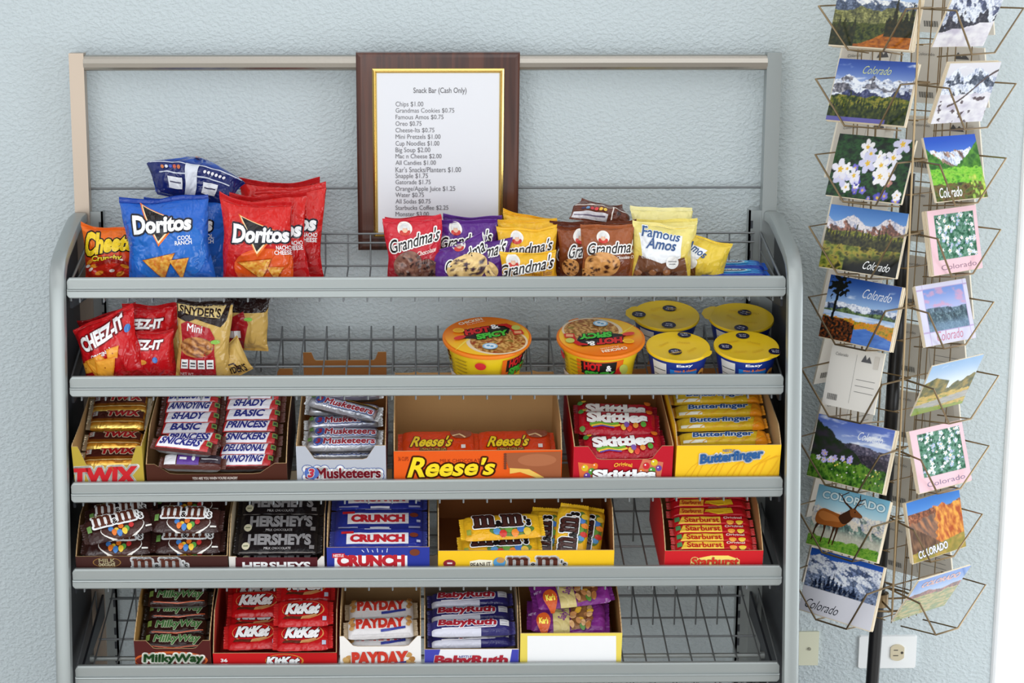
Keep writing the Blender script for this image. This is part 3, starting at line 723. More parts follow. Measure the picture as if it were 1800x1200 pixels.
DESC = {
 'L1': 'mountain valley with dark firs and orange slope', 'L2': 'grey snowy peaks and dark blue sky above green woods', 'L3': 'big white columbine flowers on dark leaves',
 'L4': 'pink peaks above green forest, script at lower right', 'L5': 'river valley with autumn bushes and black tree', 'L7': 'dark mountain slope with lilac flowers in grass',
 'L8': 'brown elk standing on green grass under pale peaks', 'L9': 'steep snowy peaks on deep blue over a white lower edge', 'R1': 'white jagged peaks against blue sky', 'R2': 'grey winter slope with snowy trees',
 'R3': 'bright green valley below pink peaks', 'R4': 'pink bordered white flowers, upper of two such cards', 'R5': 'lilac bordered sunset lake', 'R6': 'rocky hillside and pale road, tilted outward',
 'R7': 'pink bordered white flowers, lower of two such cards', 'R8': 'orange cliffs and canyon under blue sky', 'R9': 'red hills and tan plain, lowest on the right side'}
def card_text(k, A):
    W = (250, 250, 250)
    if k == 'L2': A.text('Colorado', .52, .84, .36, .13, (196, 206, 150), shear=.35, rot=.0, bold=0.0)
    if k == 'L4': A.text('Colorado', .74, .13, .34, .13, W, shear=.4, rot=0, bold=.0)
    if k == 'L5': A.text('Colorado', .70, .80, .40, .15, (214, 220, 230), shear=.4)
    if k == 'L7': A.text('Colorado', .72, .80, .32, .13, (240, 244, 250), shear=.35)
    if k == 'L8': A.text('COLORADO', .52, .85, .88, .13, (206, 226, 230), bold=.03, arc=.12, out=[(.0009, (84, 140, 166))])
    if k == 'L9': A.text('Colorado', .31, .14, .46, .15, (40, 42, 52), shear=.45, bold=-.004)
    if k == 'R3': A.text('Colorado', .30, .13, .44, .16, W, shear=.2, bold=.01)
    if k == 'R4': A.text('Colorado', .52, .10, .72, .08, (150, 120, 140), bold=-.006)
    if k == 'R5': A.text('Colorado', .50, .13, .52, .16, (206, 130, 150), shear=.2, bold=-.004)
    if k == 'R7': A.text('Colorado', .52, .10, .72, .08, (130, 120, 150), bold=-.006)
    if k == 'R8': A.text('COLORADO', .38, .12, .56, .13, W, bold=.03, rot=.05, out=[(.0008, (70, 90, 120))])
    if k == 'R9': A.text('COLORADO', .50, .84, .72, .13, (230, 170, 160), bold=.02, arc=.06, out=[(.0006, (240, 240, 240))])
def smooth(P, n=4):
    out = []; N = len(P)
    for i in range(N):
        p0, p1, p2, p3 = (P[(i + j - 1) % N] for j in range(4))
        for k in range(n):
            t_ = k / n
            out.append(tuple(.5 * (2 * p1[q] + (p2[q] - p0[q]) * t_ + (2 * p0[q] - 5 * p1[q] + 4 * p2[q] - p3[q]) * t_ ** 2 + (3 * p1[q] - p0[q] - 3 * p2[q] + p3[q]) * t_ ** 3) for q in range(2)))
    return out
def elk(A):
    br, dk = (150, 84, 34), (62, 36, 20)
    for x, x2 in ((.12, .06), (.20, .19), (.34, .31), (.38, .36)): A.line([(x, .42), (x2 + .02, .28), (x2, .08)], [.05, .022, .016], dk)
    A.poly(smooth([(.055, .44), (.07, .56), (.14, .63), (.24, .62), (.34, .60), (.43, .60), (.50, .66), (.54, .62), (.50, .48), (.43, .40), (.34, .375), (.24, .37), (.15, .36), (.08, .38)]), br)
    A.poly(smooth([(.09, .50), (.12, .58), (.22, .58), (.34, .55), (.40, .48), (.30, .46), (.18, .44)]), (176, 108, 52))
    A.poly(smooth([(.37, .56), (.43, .46), (.50, .48), (.56, .58), (.585, .69), (.53, .74), (.47, .68)]), dk)
    A.poly(smooth([(.50, .70), (.55, .745), (.61, .71), (.68, .655), (.67, .62), (.60, .61), (.54, .60)]), (120, 70, 34)); A.ell(.575, .69, .008, .012, (20, 14, 10)); A.poly([(.50, .72), (.46, .76), (.52, .75)], dk)
    for s_ in (-1, 1):
        b_ = (.54 + .02 * s_, .73); A.line([b_, (b_[0] + .06 * s_ - .04, .80), (b_[0] + .11 * s_ - .06, .90), (b_[0] + .06 * s_ - .02, 1.0 - .02)], [.022, .018, .014, .01], dk)
        A.line([(b_[0] + .06 * s_ - .04, .80), (b_[0] + .13 * s_ - .02, .86)], [.014, .008], dk); A.line([(b_[0] + .10 * s_ - .055, .88), (b_[0] + .17 * s_ - .05, .93)], [.012, .008], dk)

def spinner():
    r = empty('postcard_spinner', Matrix.Translation(V((AX_B.x, AX_B.y, 0))))
    tag(r, 'black pole spinner with brass wire pockets of postcards right of the snack rack', 'postcard rack')
    off = -V((AX_B.x, AX_B.y, 0))
    def part(mb, name, mat): o = mb.build(name, mat, r); o.location = off; return o
    mb = MB(); P0, P1 = at_y(1532, 1215, -0.184), at_y(1597, 305, -0.184); d = (P0 - P1).normalized()
    mb.tube([P1, P1 + d * ((P1.z - 0.05) / -d.z)], 0.0118, (22, 22, 24), n=18); part(mb, 'pole', BLACK)
    mb = MB(); b = P1 + d * ((P1.z - 0.02) / -d.z); mb.tube([V((b.x, b.y, 0.0)), V((b.x, b.y, 0.02)), V((b.x, b.y, 0.05))], [0.17, 0.165, 0.03], n=28); part(mb, 'base', BLACK)
    # four panels of upright wires behind the cards
    ztop, zbot = 1.66, 0.50
    for q, (yaw, xs) in enumerate(((-0.83, (-.05, -.028, -.012, .03)), (0.60, (-.045, -.02, .0, .02)), (-0.83 + pi, (-.06, 0, .06)), (0.60 + pi, (-.055, 0, .055)))):
        mb = MB(); dist = (.085, .070, .080, .080)[q]
        for x in xs:
            pts = []
            for z in (ztop, zbot):
                a = axis_at(z); R_ = Matrix.Rotation(yaw, 3, 'Z'); pts.append(a + R_ @ V((x, -dist, 0)))
            mb.tube(pts, 0.0011, (176, 150, 108), n=5)
        for i in range(9):
            z = 1.515 - i * .125
            a = axis_at(z); R_ = Matrix.Rotation(yaw, 3, 'Z')
            mb.tube([a + R_ @ V((-.075, -dist, 0)), a + R_ @ V((.07, -dist, 0))], 0.0011, (176, 150, 108), n=5)
        part(mb, 'wire_panel', BRASS)
    for x_px in ((1619, 0, 1568, 1080),):
        mb = MB(); mb.tube([at_y(x_px[0], -40, -0.336), at_y(x_px[2], x_px[3], -0.336)], 0.0019, (150, 126, 90), n=7); part(mb, 'corner_upright', BRASS)
    mb = MB(); z = 0.515; a = axis_at(z)
    mb.tube([a + Matrix.Rotation(t_ * pi / 10, 3, 'Z') @ V((.0, -.066, 0)) for t_ in range(20)], 0.002, n=6, closed=True)
    for t_ in range(4): mb.tube([a + Matrix.Rotation(t_ * pi / 2 + .1, 3, 'Z') @ V((0, -.066, 0)), a + V((0, 0, .0))], 0.0018, n=6)
    part(mb, 'bottom_ring', BRASS)
    mb = MB(); mb.tube([a + V((0, 0, -.012)), a + V((0, 0, .012))], 0.016, n=14); part(mb, 'collar', BRASS)
    # a wire pocket in front of every card place
    rows = ['L1', 'L2', 'L3', 'L4', 'L5', 'L6', 'L7', 'L8', 'L9', 'R1', 'R2', 'R3', 'R4', 'R5', 'R6', 'R7', 'R8', 'R9']
    for k in rows:
        left = k[0] == 'L'; i = int(k[1])
        if k in CARDS: P, yaw, tilt, _, w_, h_ = CARDS[k]
        else: P, yaw, tilt, w_, h_ = (0.736, -0.27, 0.936), -0.84, -0.30, .155, .112
        R_ = Matrix.Rotation(yaw, 3, 'Z'); P = V(P)
        f_ = lambda x, y, zz: P + V((0, 0, zz)) + R_ @ V((x, y, 0))
        mb = MB(); h = w_ / 2 + .006; yb = .042; ft = -(abs(sin(tilt)) * h_ / 2 + .008); lo = -h_ / 2 - .004
        zt = .018 if left else .014; ya = ft - .012; ho = h + (.003 if left else .016)
        mb.tube([f_(-h, yb, zt), f_(-ho, ya, zt), f_(-h * .40, ft, lo), f_(h * .40, ft, lo), f_(ho - .006, ya, zt), f_(h, yb, zt)], 0.0018, (176, 150, 108), n=6)
        mb.tube([f_(-h, yb, zt), f_(h, yb, zt)], 0.0013, n=5)
        for q in (-.40, .40): mb.tube([f_(q * h, ft, lo), f_(q * h, yb, lo - .008)], 0.0013, n=5)
        part(mb, 'wire_pocket', BRASS)
    # the cards
    stack = {'L1': 7, 'L2': 4, 'L3': 2, 'L4': 3, 'L5': 5, 'L7': 6, 'L8': 3, 'L9': 4, 'R1': 1, 'R2': 3, 'R3': 2, 'R4': 5, 'R5': 3, 'R6': 1, 'R7': 3, 'R8': 4, 'R9': 1}
    for k in CARDS:
        _, _, _, _, w_, h_ = CARDS[k]; M = card_matrix(k)
        mb = MB(); S = lambda u, v: ((u - .5) * w_, 0.0, (v - .5) * h_)
        nu, nv = (110, 80) if k[0] == 'L' else (92, 80)
        mb.grid(S, nu, nv, PICS[k])
        mb.box((-w_ / 2, 0.0001, -h_ / 2), (w_ / 2, 0.0007, h_ / 2), (240, 238, 230))
        A = Art(mb, S, w_, h_, eps=.00025, step=.00008, maxlen=1)
        if k == 'L8': card_text(k, A); elk(A)
        else: card_text(k, A)
        o = mb.build('picture_postcard', GLOSSY, None, False); o.matrix_world = M
        tag(o, 'postcard of ' + DESC[k], 'postcard', 'picture postcards on the spinner')
        mb = MB(); mb.box((-w_ / 2, 0.0, -h_ / 2), (w_ / 2, 0.0018, h_ / 2), (236, 222, 196)); c = None
        rnd = random.Random(k)
        side = -1 if k[0] == 'L' else 1
        for j in range(stack[k]):
            Mj = M @ Matrix.Translation((rnd.uniform(-.0012, .0012), 0.0012 + .0024 * j, rnd.uniform(-.002, .0005)))
            if c is None: c = mb.build('stacked_postcard', CARD, None, False); c.matrix_world = Mj; cc = c
            else: cc = c.copy(); COL.objects.link(cc); cc.matrix_world = Mj
            tag(cc, 'cream edged card packed behind the ' + ' '.join(DESC[k].split(',')[0].split()[:6]) + ' card' + (', lower one' if k == 'R7' else ', upper one' if k == 'R4' else ''), 'postcard', 'cards packed behind the ' + k.replace('L', 'left ').replace('R', 'right ') + ' postcard')
    # cards on the two far panels, their written backs to us
    spot = ['top row', 'second row', 'third row', 'fourth row', 'fifth row', 'sixth row', 'seventh row', 'eighth row', 'bottom row']
    proto = None
    for i in range(9):
        for q, yaw in enumerate((-0.83, 0.60)):
            z = 1.575 - i * 0.1245; a = axis_at(z); R_ = Matrix.Rotation(yaw, 4, 'Z')
            c = a + (Matrix.Rotation(yaw, 3, 'Z') @ V((0.0, 0.108, 0.0)))
            if c.y > -0.045: c.y = -0.045
            M = Matrix.Translation(c) @ R_ @ Matrix.Rotation(RAD(14), 4, 'X')
            if proto is None:
                mb = MB(); w_, h_ = .150, .106; S = lambda u, v: ((u - .5) * w_, 0.0, (v - .5) * h_)
                mb.grid(S, 1, 1, lambda u, v: (226, 222, 214)); mb.box((-w_ / 2, 0.0002, -h_ / 2), (w_ / 2, 0.004, h_ / 2), (232, 224, 206))
                A = Art(mb, S, w_, h_, eps=.0002, step=.00005, maxlen=1); g_ = (120, 118, 116)
                A.rect(.498, .1, .503, .9, g_)
                for y in (.30, .40, .50): A.rect(.56, y, .92, y + .008, g_)
                for x in range(16): A.rect(.08 + x * .012, .10, .08 + x * .012 + (.004 + .004 * (x % 3 == 0)), .20, (50, 50, 52))
                A.text('Colorado', .22, .86, .24, .05, g_); A.poly([(.60, .80), (.66, .92), (.70, .84), (.74, .90), (.80, .80)], (90, 90, 92))
                A.rect(.84, .72, .93, .92, (206, 200, 190))
                proto = mb.build('reversed_postcard', CARD, None, False); o = proto
            else: o = proto.copy(); COL.objects.link(o)
            o.matrix_world = M
            tag(o, 'written back of a postcard on the far %s side of the spinner, %s' % ('right' if q == 0 else 'left', spot[i]), 'postcard', 'postcard backs on the far side')
    # the nearly empty sixth pocket holds one card turned round
    o = proto.copy(); COL.objects.link(o); o.matrix_world = Matrix.Translation((.733, -.268, .944)) @ Matrix.Rotation(-0.84, 4, 'Z') @ Matrix.Rotation(-.24, 4, 'X') @ Matrix.Scale(.72, 4, (1, 0, 0))
    tag(o, 'pale blank backed postcard alone in the half empty left pocket above the lilac flower card', 'postcard', 'postcard backs on the far side')
spinner()

# ------------------------------------------------------------------ packaging builders
def depth_scale(P): return F_PX / (V(P) - CAM).dot(FW)      # pixels per metre there
class Px:
    """lets artwork be laid out at the pixel positions read from the photograph"""
    def __init__(self, A, P, sx, sy): self.A, self.P, self.sx, self.sy = A, P, sx, sy   # sx, sy: pixels per full u, v
    def T(self, s, x, y, w, h, col, **k): u, v = self.P(x, y); self.A.text(s, u, v, w / self.sx, h / self.sy, col, **k)
    def E(self, x, y, rx, ry, col, **k): u, v = self.P(x, y); self.A.ell(u, v, rx / self.sx, ry / self.sy, col, **k)
    def G(self, pts, col): self.A.poly([self.P(*p) for p in pts], col)
    def R(self, x0, y0, x1, y1, col): self.G([(x0, y1), (x1, y1), (x1, y0), (x0, y0)], col)
    def L(self, pts, w, col): self.A.line([self.P(*p) for p in pts], w / self.sx if not isinstance(w, (list, tuple)) else [q / self.sx for q in w], col)
    def D(self, x, y, rx, ry, fn, **k): u, v = self.P(x, y); self.A.disc(u, v, rx / self.sx, ry / self.sy, fn, **k)
    def M(self, x, y, w, h, col, **k): u, v = self.P(x, y); self.A.mm(u, v, w / self.sx, h / self.sy, col, **k)

def bag_surface(w, h, D, seed, ear=0.0, sv=0.05, flop=0.0, skew=0.0, sgn=-1, wf=None, rum=1.0, el=0.0, er=0.0):
    ph = seed * 1.37; k_ = min(1.0, w / .14) * rum
    def S(u, v):
        t_ = (v - sv) / (1 - 2 * sv)
        if 0 < t_ < 1: bv = (4 * t_ * (1 - t_)) ** 0.55
        else: bv = 0.0
        q = abs(2 * u - 1); bu = max(0.0, 1 - q ** 2.4) ** 0.62
        y = D / 2 * bv * bu * (1 + 0.20 * nz(u * 2.2 + ph, v * 2.6, ph))
        d = min(v, 1 - v) * h
        fold = sin((u - .5) * 26 + ph + 3.0 * nz(u * 3, v * 2, ph)) * math.exp(-d / 0.034) * min(1.0, d / 0.012)
        y += 0.0032 * k_ * fold * bu
        cr_ = nz(u * 2.6 + .9 * v + ph, v * 2.2 - u, ph + 4)
        y += 0.0048 * k_ * math.exp(-cr_ * cr_ / 0.035) * bu * bv
        y = max(y, 0.0004)
        x = (u - .5) * w * (1 - 0.08 * bv + .05 * nz(v * 3.1, ph, 2.0)) * (wf(v) if wf else 1.0) + 0.004 * k_ * nz(v * 3, ph)
        z = v * h + (ear * q ** 3 + el * max(0, 1 - 2.2 * u) ** 1.5 + er * max(0, 2.2 * u - 1.2) ** 1.5 + .007 * k_ * nz(u * 2.3, ph, 7.0)) * v ** 5 - 0.004 * bv * (2 * v - 1) + skew * (u - .5) * v ** 3
        sway = .010 * k_ * nz(u * 1.7, ph, 3.0) * v ** 6
        return (x, sgn * y + flop * v ** 5 + sway, z)
    return S

def make_bag(name, label, cat, group, M, w, h, D, base, art=None, P=None, scale=1000, seed=1.0, back=(200, 200, 200), seal=None, ear=0.004, flop=0.0, skew=0.0, mat=None, sv=0.05, wf=None, el=0.0, er=0.0):
    mat = mat or FILM
    S = bag_surface(w, h, D, seed, ear, sv, flop, skew, -1, wf, 1.0, el, er); B = bag_surface(w, h, D * .5, seed, ear, sv, flop, skew, 1, wf, 0.25, el, er)
    bf = base if callable(base) else (lambda u, v: base)
    mb = MB(); nu, nv = (44, 54) if w > .11 else (34, 40)
    mb.grid(S, nu, nv, bf, v0=sv, v1=1 - sv)
    mb.grid(B, 16, 20, lambda u, v: back, v0=sv, v1=1 - sv, flip=True)
    if art:
        A = Art(mb, S, w, h, eps=0.0006, step=0.00032, maxlen=0.0036, dirn=(0, -1, 0))
        art(Px(A, P, w * scale, h * scale) if P else A)
    o = mb.build(name, mat); o.matrix_world = M
    sc = seal or bf(.5, .97)
    for nm, a, b_ in (('bottom_seal', 0.0, sv), ('top_seal', 1 - sv, 1.0)):
        mb = MB()
        def Z(u, v, s_=S):
            p = s_(u, v); return (p[0], p[1] + .0006 * sin(v * h * 3000) - .0004 + .0014 * sin(u * 9 + seed), p[2])
        mb.grid(Z, 24, 8, lambda u, v: (sc if nm[0] == 't' else bf(.5, .03)), v0=a, v1=b_)
        mb.build(nm, mat, o)
    tag(o, label, cat, group)
    return o

def stand(k, xpx, s, top, lean=8, wpx=None, yaw=0.0, n=0.008, h=None):
    """a thing standing on shelf k at depth s, its top at a pixel -> matrix, width, height, px->(u,v), scale"""
    f = FR[k]; x, _ = f.px_front(xpx, 500, s); B = f.p(x, s, n)
    L = V((0, sin(RAD(lean)), cos(RAD(lean)))); nn = V((1, 0, 0)).cross(L)
    T = on_plane(top[0], top[1], B, nn); z = T - B; hh = z.length; z.normalize()
    x_ = V((1, 0, 0)); x_ = (Matrix.Rotation(yaw, 3, z) @ (x_ - z * x_.dot(z))).normalized(); y_ = z.cross(x_)
    M = Matrix(((x_.x, y_.x, z.x, B.x), (x_.y, y_.y, z.y, B.y), (x_.z, y_.z, z.z, B.z), (0, 0, 0, 1)))
    sc = depth_scale(B + z * hh * .6); w = (wpx or 100) / sc / max(.5, cos(yaw))
    hh2 = h or hh
    def P(px, py):
        q = on_plane(px, py, B, y_) - B; return (q.dot(x_) / w + .5, q.dot(z) / hh2)
    return M, w, hh2, P, sc

def bag_at(name, label, cat, group, k, xpx, s, top, wpx, D, base, art, lean=8, yaw=0.0, n=0.008, **kw):
    M, w, h, P, sc = stand(k, xpx, s, top, lean, wpx, yaw, n)
    return make_bag(name, label, cat, group, M, w, h, D, base, art, P, sc, **kw)

# ---- long wrapped bars
def bar_proto(name, L, W, T, base, art, fin=(200, 200, 200), mat=None, flat=4.0, fins=0.009, back=(120, 120, 120)):
    mat = mat or WRAP
    bf = base if callable(base) else (lambda u, v: base)
    def S(u, v):
        t_ = abs(2 * v - 1); c_ = max(0.0, 1 - t_ ** flat) ** 0.5
        e_ = max(0.0, 1 - abs(2 * u - 1) ** 9) ** 0.6
        z = T * (0.5 + 0.5 * c_ * (.30 + .70 * e_)) + 0.0008 * nz(u * 9, v * 3, W * 100)
        return ((u - .5) * L, (v - .5) * W * (0.90 + 0.10 * e_), z)
    def Bt(u, v):
        p = S(u, v); return (p[0], p[1], T - p[2] if p[2] > T / 2 else T / 2)
    mb = MB(); mb.grid(S, 32, 18, bf)
    mb.grid(Bt, 14, 8, lambda u, v: back, flip=True)
    A = Art(mb, S, L, W, eps=0.0004, step=0.00032, maxlen=0.0035)
    if art: art(A)
    o = mb.build(name, mat); o['size'] = (L, W, T, fins)
    for sg in ((-1, 1) if fins else ()):
        mb = MB()
        def Z(u, v):
            zz = 0.0007 * sin(v * 60 + 1) * u
            tooth = 0.0006 * (1 if int(v * 26) % 2 else -1) * (u > .95)
            return (sg * (L / 2 - .001 + u * fins + tooth), (v - .5) * W * .88, T * .5 + zz)
        mb.grid(Z, 5, 26, fin, flip=sg < 0) if callable(fin) else mb.grid(Z, 5, 26, lambda u, v: fin, flip=sg < 0)
        mb.build('end_seal', mat, o)
    return o
BOX = {}
class Rows:
    """lays copies of a wrapper on an inclined heap inside the carton built last"""
    def __init__(self, k, s0, n0, dt):
        self.f = FR[k].sub(s0, n0, dt); self.s0, self.n0, self.dt = s0, n0, RAD(dt); self.done = []; self.box = BOX.get(k)
    def put(self, proto, px, py, label, cat, group, rot=0.0, up=0.0, stack=True):
        L, W, T, fin = proto['size']; cr, sr = abs(cos(RAD(rot))), abs(sin(RAD(rot)))
        hx, hs = (L / 2 + fin) * cr + W / 2 * sr, W / 2 * cr + (L / 2 + fin) * sr
        def at(up):
            x, s = self.f.px(px, py, up)
            if self.box:
                lo, hi = self.box[0] + hx + .0035, self.box[1] - hx - .0035
                x = min(max(x, lo), hi) if lo < hi else (lo + hi) / 2
            return x, s
        x, s = at(up)
        while self.box and self.s0 + (s - hs) * cos(self.dt) - up * sin(self.dt) < 0.0170 and self.n0 + up + (s - hs) * sin(self.dt) > 0.006:
            up -= 0.001; x, s = at(up)              # sink it until it clears the front panel
        for _ in range(60 if stack else 0):         # lift it off the ones already lying there
            hit = [q for q in self.done if min(q[0] + q[2], x + hx) - max(q[0] - q[2], x - hx) > .012 and min(q[1] + q[3], s + hs) - max(q[1] - q[3], s - hs) > .18 * W and abs(q[4] - up) < 1.04 * T]
            if not hit: break
            up += 0.001; x, s = at(up)
        self.done.append((x, s, hx, hs, up))
        M = self.f.M(x, s, up, RAD(rot))
        if proto.get('used'): o = clone(proto, M)
        else: o = proto; o.matrix_world = M; o['used'] = 1
        return tag(o, label, cat, group)

def carton(k, name, label, cat, xl, xr, ytop, outer, inner, art=None, s0=0.012, depth=0.22, bh=0.115, rise=0.07, notch=None, outer_side=None, back=True, group='open display cartons on the shelves', lowback=None, backh=None, peak=None):
    f = FR[k]; x0, fh = f.px_front(xl, ytop, s0); x1, _ = f.px_front(xr, ytop, s0); x0 = max(x0, -.6015); x1 = min(x1, .6015); W = x1 - x0; xc = (x0 + x1) / 2; BOX[k] = (x0 + .0016, x1 - .0016)
    M = f.M(xc, s0, 0.0034); r = empty(name, M); tag(r, label, cat, group)
    fh -= .0034
    t_ = 0.0016; os_ = outer_side or outer; teeth = []
    bhh = lowback or bh
    n_ = 15
    a, b_ = (0.004, fh + .002), (rise, bh)
    for i in range(1, n_):
        q = i / n_; cv = q ** 0.8
        teeth.append((a[0] + (b_[0] - a[0]) * q, a[1] + (b_[1] - a[1]) * cv + (.0007 if i % 2 else -.0007)))
    side = [(0.0, 0.0), (0.0, fh), a] + teeth + [(rise, bh), (depth, bhh), (depth, 0.0)]
    side = side[::-1]
    def pr(mb, poly, f0, f1, c0, c1):
        tri = tessellate_polygon([[V((p[0], p[1], 0)) for p in poly]]); A0 = [mb.vert(f0(*p), lin(c0)) for p in poly]; A1 = [mb.vert(f1(*p), lin(c1)) for p in poly]
        for q in tri: mb.face([A0[i] for i in q]); mb.face([A1[i] for i in q][::-1])
        e0 = [mb.vert(f0(*p), lin((196, 164, 120))) for p in poly]; e1 = [mb.vert(f1(*p), lin((196, 164, 120))) for p in poly]
        for i in range(len(poly)): j = (i + 1) % len(poly); mb.face((e0[i], e0[j], e1[j], e1[i]))
    for sg in (-1, 1):
        mb = MB(); pr(mb, side, lambda y, z: (sg * W / 2, y + t_, z), lambda y, z: (sg * (W / 2 - t_), y + t_, z), os_, inner)
        mb.build('side_panel', CARD, r, False)
    if back:
        mb = MB(); hb = backh or bhh; dp = hb - (.016 if backh else 0); w2 = W / 2 - t_
        pol = [(-w2, 0), (w2, 0), (w2, hb), (w2 * .80, hb), (w2 * .74, dp + .003), (w2 * .70, dp), (-w2 * .70, dp), (-w2 * .74, dp + .003), (-w2 * .80, hb), (-w2, hb)]
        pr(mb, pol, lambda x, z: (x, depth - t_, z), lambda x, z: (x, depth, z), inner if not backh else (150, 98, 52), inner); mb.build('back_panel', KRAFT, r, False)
    mb = MB(); mb.box((-W / 2 + t_, t_, 0), (W / 2 - t_, depth - t_, t_), inner); mb.build('bottom_panel', KRAFT, r, False)
    pol = [(0, 0), (1, 0), (1, 1)]
    if notch:
        n0, n1, nd = notch   # pixel x of the notch ends, pixel y of its bottom
        _, nh = f.px_front(xl, nd, s0); nh = (nh - .0034) / fh; u0, u1 = (n0 - xl) / (xr - xl), (n1 - xl) / (xr - xl); c_ = (u1 - u0) * .07
        pol += [(u1 + c_, 1), (u1, 1 - (1 - nh) * .45), (u1 - c_, nh + (1 - nh) * .08), (u1 - 2 * c_, nh), (u0 + 2 * c_, nh), (u0 + c_, nh + (1 - nh) * .08), (u0, 1 - (1 - nh) * .45), (u0 - c_, 1)]
    if peak: pol += peak
    pol += [(0, 1)]
    mb = MB(); S = lambda u, v: ((u - .5) * W, 0.0, v * fh)
    pr(mb, pol, lambda u, v: ((u - .5) * W, 0.0, v * fh), lambda u, v: ((u - .5) * W, t_, v * fh), outer, inner)
    if art:
        A = Art(mb, S, W, fh, eps=0.0002, step=0.00008, maxlen=1)
        B = f.p(xc, s0, .0034); sc = depth_scale(B)
        def P(px, py): x, n_ = f.px_front(px, py, s0); return ((x - x0) / W, (n_ - .0034) / fh)
        yy = P(xl, ytop - 10)[1] - P(xl, ytop)[1]
        A.clip = (0.002, 0.0, 0.998, 0.998 if not notch else 0.998)
        art(Px(A, P, xr - xl, 10 / yy))
    mb.build('front_panel', CARD, r, False)
    return r

# ---- small printed motifs
def cookie_fn(base, chip, seed, nchip=16):
    rnd = random.Random(seed); C = [(rnd.uniform(-.8, .8), rnd.uniform(-.8, .8), rnd.uniform(.08, .17)) for _ in range(nchip)]
    def fn(x, y):
        k = fbm(x * 4 + seed, y * 4, seed, 4); c_ = mix(base, (min(255, base[0] + 46), min(255, base[1] + 44), min(255, base[2] + 34)), max(0, min(1, .45 + k * 1.7)))
        for (a, b_, r_) in C:
            if (x - a) ** 2 + (y - b_) ** 2 < (r_ * (1 + .5 * nz(x * 8, y * 8, seed))) ** 2: return chip
        return c_
    return fn
def noodle_fn(seed):
    def fn(x, y):
        k = fbm(x * 5 + seed, y * 5, seed, 3); s_ = sin((x + .35 * k) * 26 + 9 * fbm(x * 2, y * 2, seed) + y * 8)
        c_ = mix((150, 92, 40), (226, 178, 104), .5 + .5 * s_)
        if k > .26: c_ = mix(c_, (150, 46, 26), .7)
        if k < -.3: c_ = mix(c_, (120, 130, 50), .6)
        return c_
    return fn
def portrait(p, x, y, s):
    p.E(x, y, s, s * .9, (246, 240, 232)); p.E(x, y + s * .45, s * .75, s * .45, (206, 60, 50)); p.E(x, y, s * .42, s * .5, (236, 190, 160)); p.E(x, y - s * .38, s * .5, s * .3, (226, 224, 222)); p.E(x - s * .45, y - s * .1, s * .16, s * .3, (226, 224, 222)); p.E(x + s * .45, y - s * .1, s * .16, s * .3, (226, 224, 222))
CHIP = lambda x, y: mix((226, 160, 52), (190, 96, 24), max(0, min(1, .4 + fbm(x * 5, y * 5, 3, 3) * 2)))
def chip_tri(p, pts, seed):
    A = p.A; q = [p.P(*a) for a in pts]
    cx, cy = sum(a[0] for a in q) / 3, sum(a[1] for a in q) / 3
    A.poly([(cx + (a[0] - cx) * 1.06, cy + (a[1] - cy) * 1.06) for a in q], (150, 70, 20))
    P = []
    n_ = 9
    idx = {}
    for i in range(n_ + 1):
        for j in range(n_ + 1 - i):
            a, b_ = i / n_, j / n_; idx[(i, j)] = len(P)
            P.append((q[0][0] + (q[1][0] - q[0][0]) * a + (q[2][0] - q[0][0]) * b_, q[0][1] + (q[1][1] - q[0][1]) * a + (q[2][1] - q[0][1]) * b_))
    ts = []
    for i in range(n_):
        for j in range(n_ - i):
            ts.append((idx[(i, j)], idx[(i + 1, j)], idx[(i, j + 1)]))
            if j < n_ - i - 1: ts.append((idx[(i + 1, j)], idx[(i + 1, j + 1)], idx[(i, j + 1)]))
    A.tris(P, ts, lambda u, v: mix((240, 186, 84), (206, 104, 24), max(0, min(1, .42 + fbm(u * 22 + seed, v * 26, seed, 3) * 2.4))))

# ================================================================== TOP SHELF
G1 = 'chip bags on the top shelf'; G2 = 'cookie bags on the top shelf'
WHT = (250, 250, 250)
# -- orange corn snack bag
def art_orange(p):
    p.T('Cheetos', 202, 430, 108, 36, (252, 214, 40), bold=.05, taper=-.22, arc=.12, out=[(.0022, (24, 18, 14))], shear=.1)
    p.T('Crunchy', 191, 456, 58, 13, (252, 226, 60), bold=.03, shear=.3, out=[(.0012, (120, 40, 10))])
    p.G([(150, 487), (148, 470), (240, 462), (240, 487)], (206, 40, 24))
    for x, y, a in ((158, 462, .5), (166, 470, .1), (224, 470, -.4), (176, 482, .2), (214, 483, .3)): p.E(x, y, 8, 3.4, (244, 150, 40), rot=a)
    for x, y, a in ((154, 470, .2), (160, 476, .5), (200, 478, .1), (218, 460, .5)): p.E(x, y, 5, 2.6, (248, 236, 226), rot=a)
    p.L([(170, 468), (200, 458), (232, 466)], 6, (150, 26, 20))
bag_at('corn_snack_bag', 'orange bag of crunchy corn snacks at the left end of the top shelf', 'snack bag', G1, 1, 198, .10, (192, 400), 98, .045, lambda u, v: mix((214, 60, 24), (238, 112, 28), ss(.35, .8, v)), art_orange, lean=12, seed=2.2, back=(226, 100, 30), ear=.002, el=.012, er=-.004, seal=(236, 110, 30))
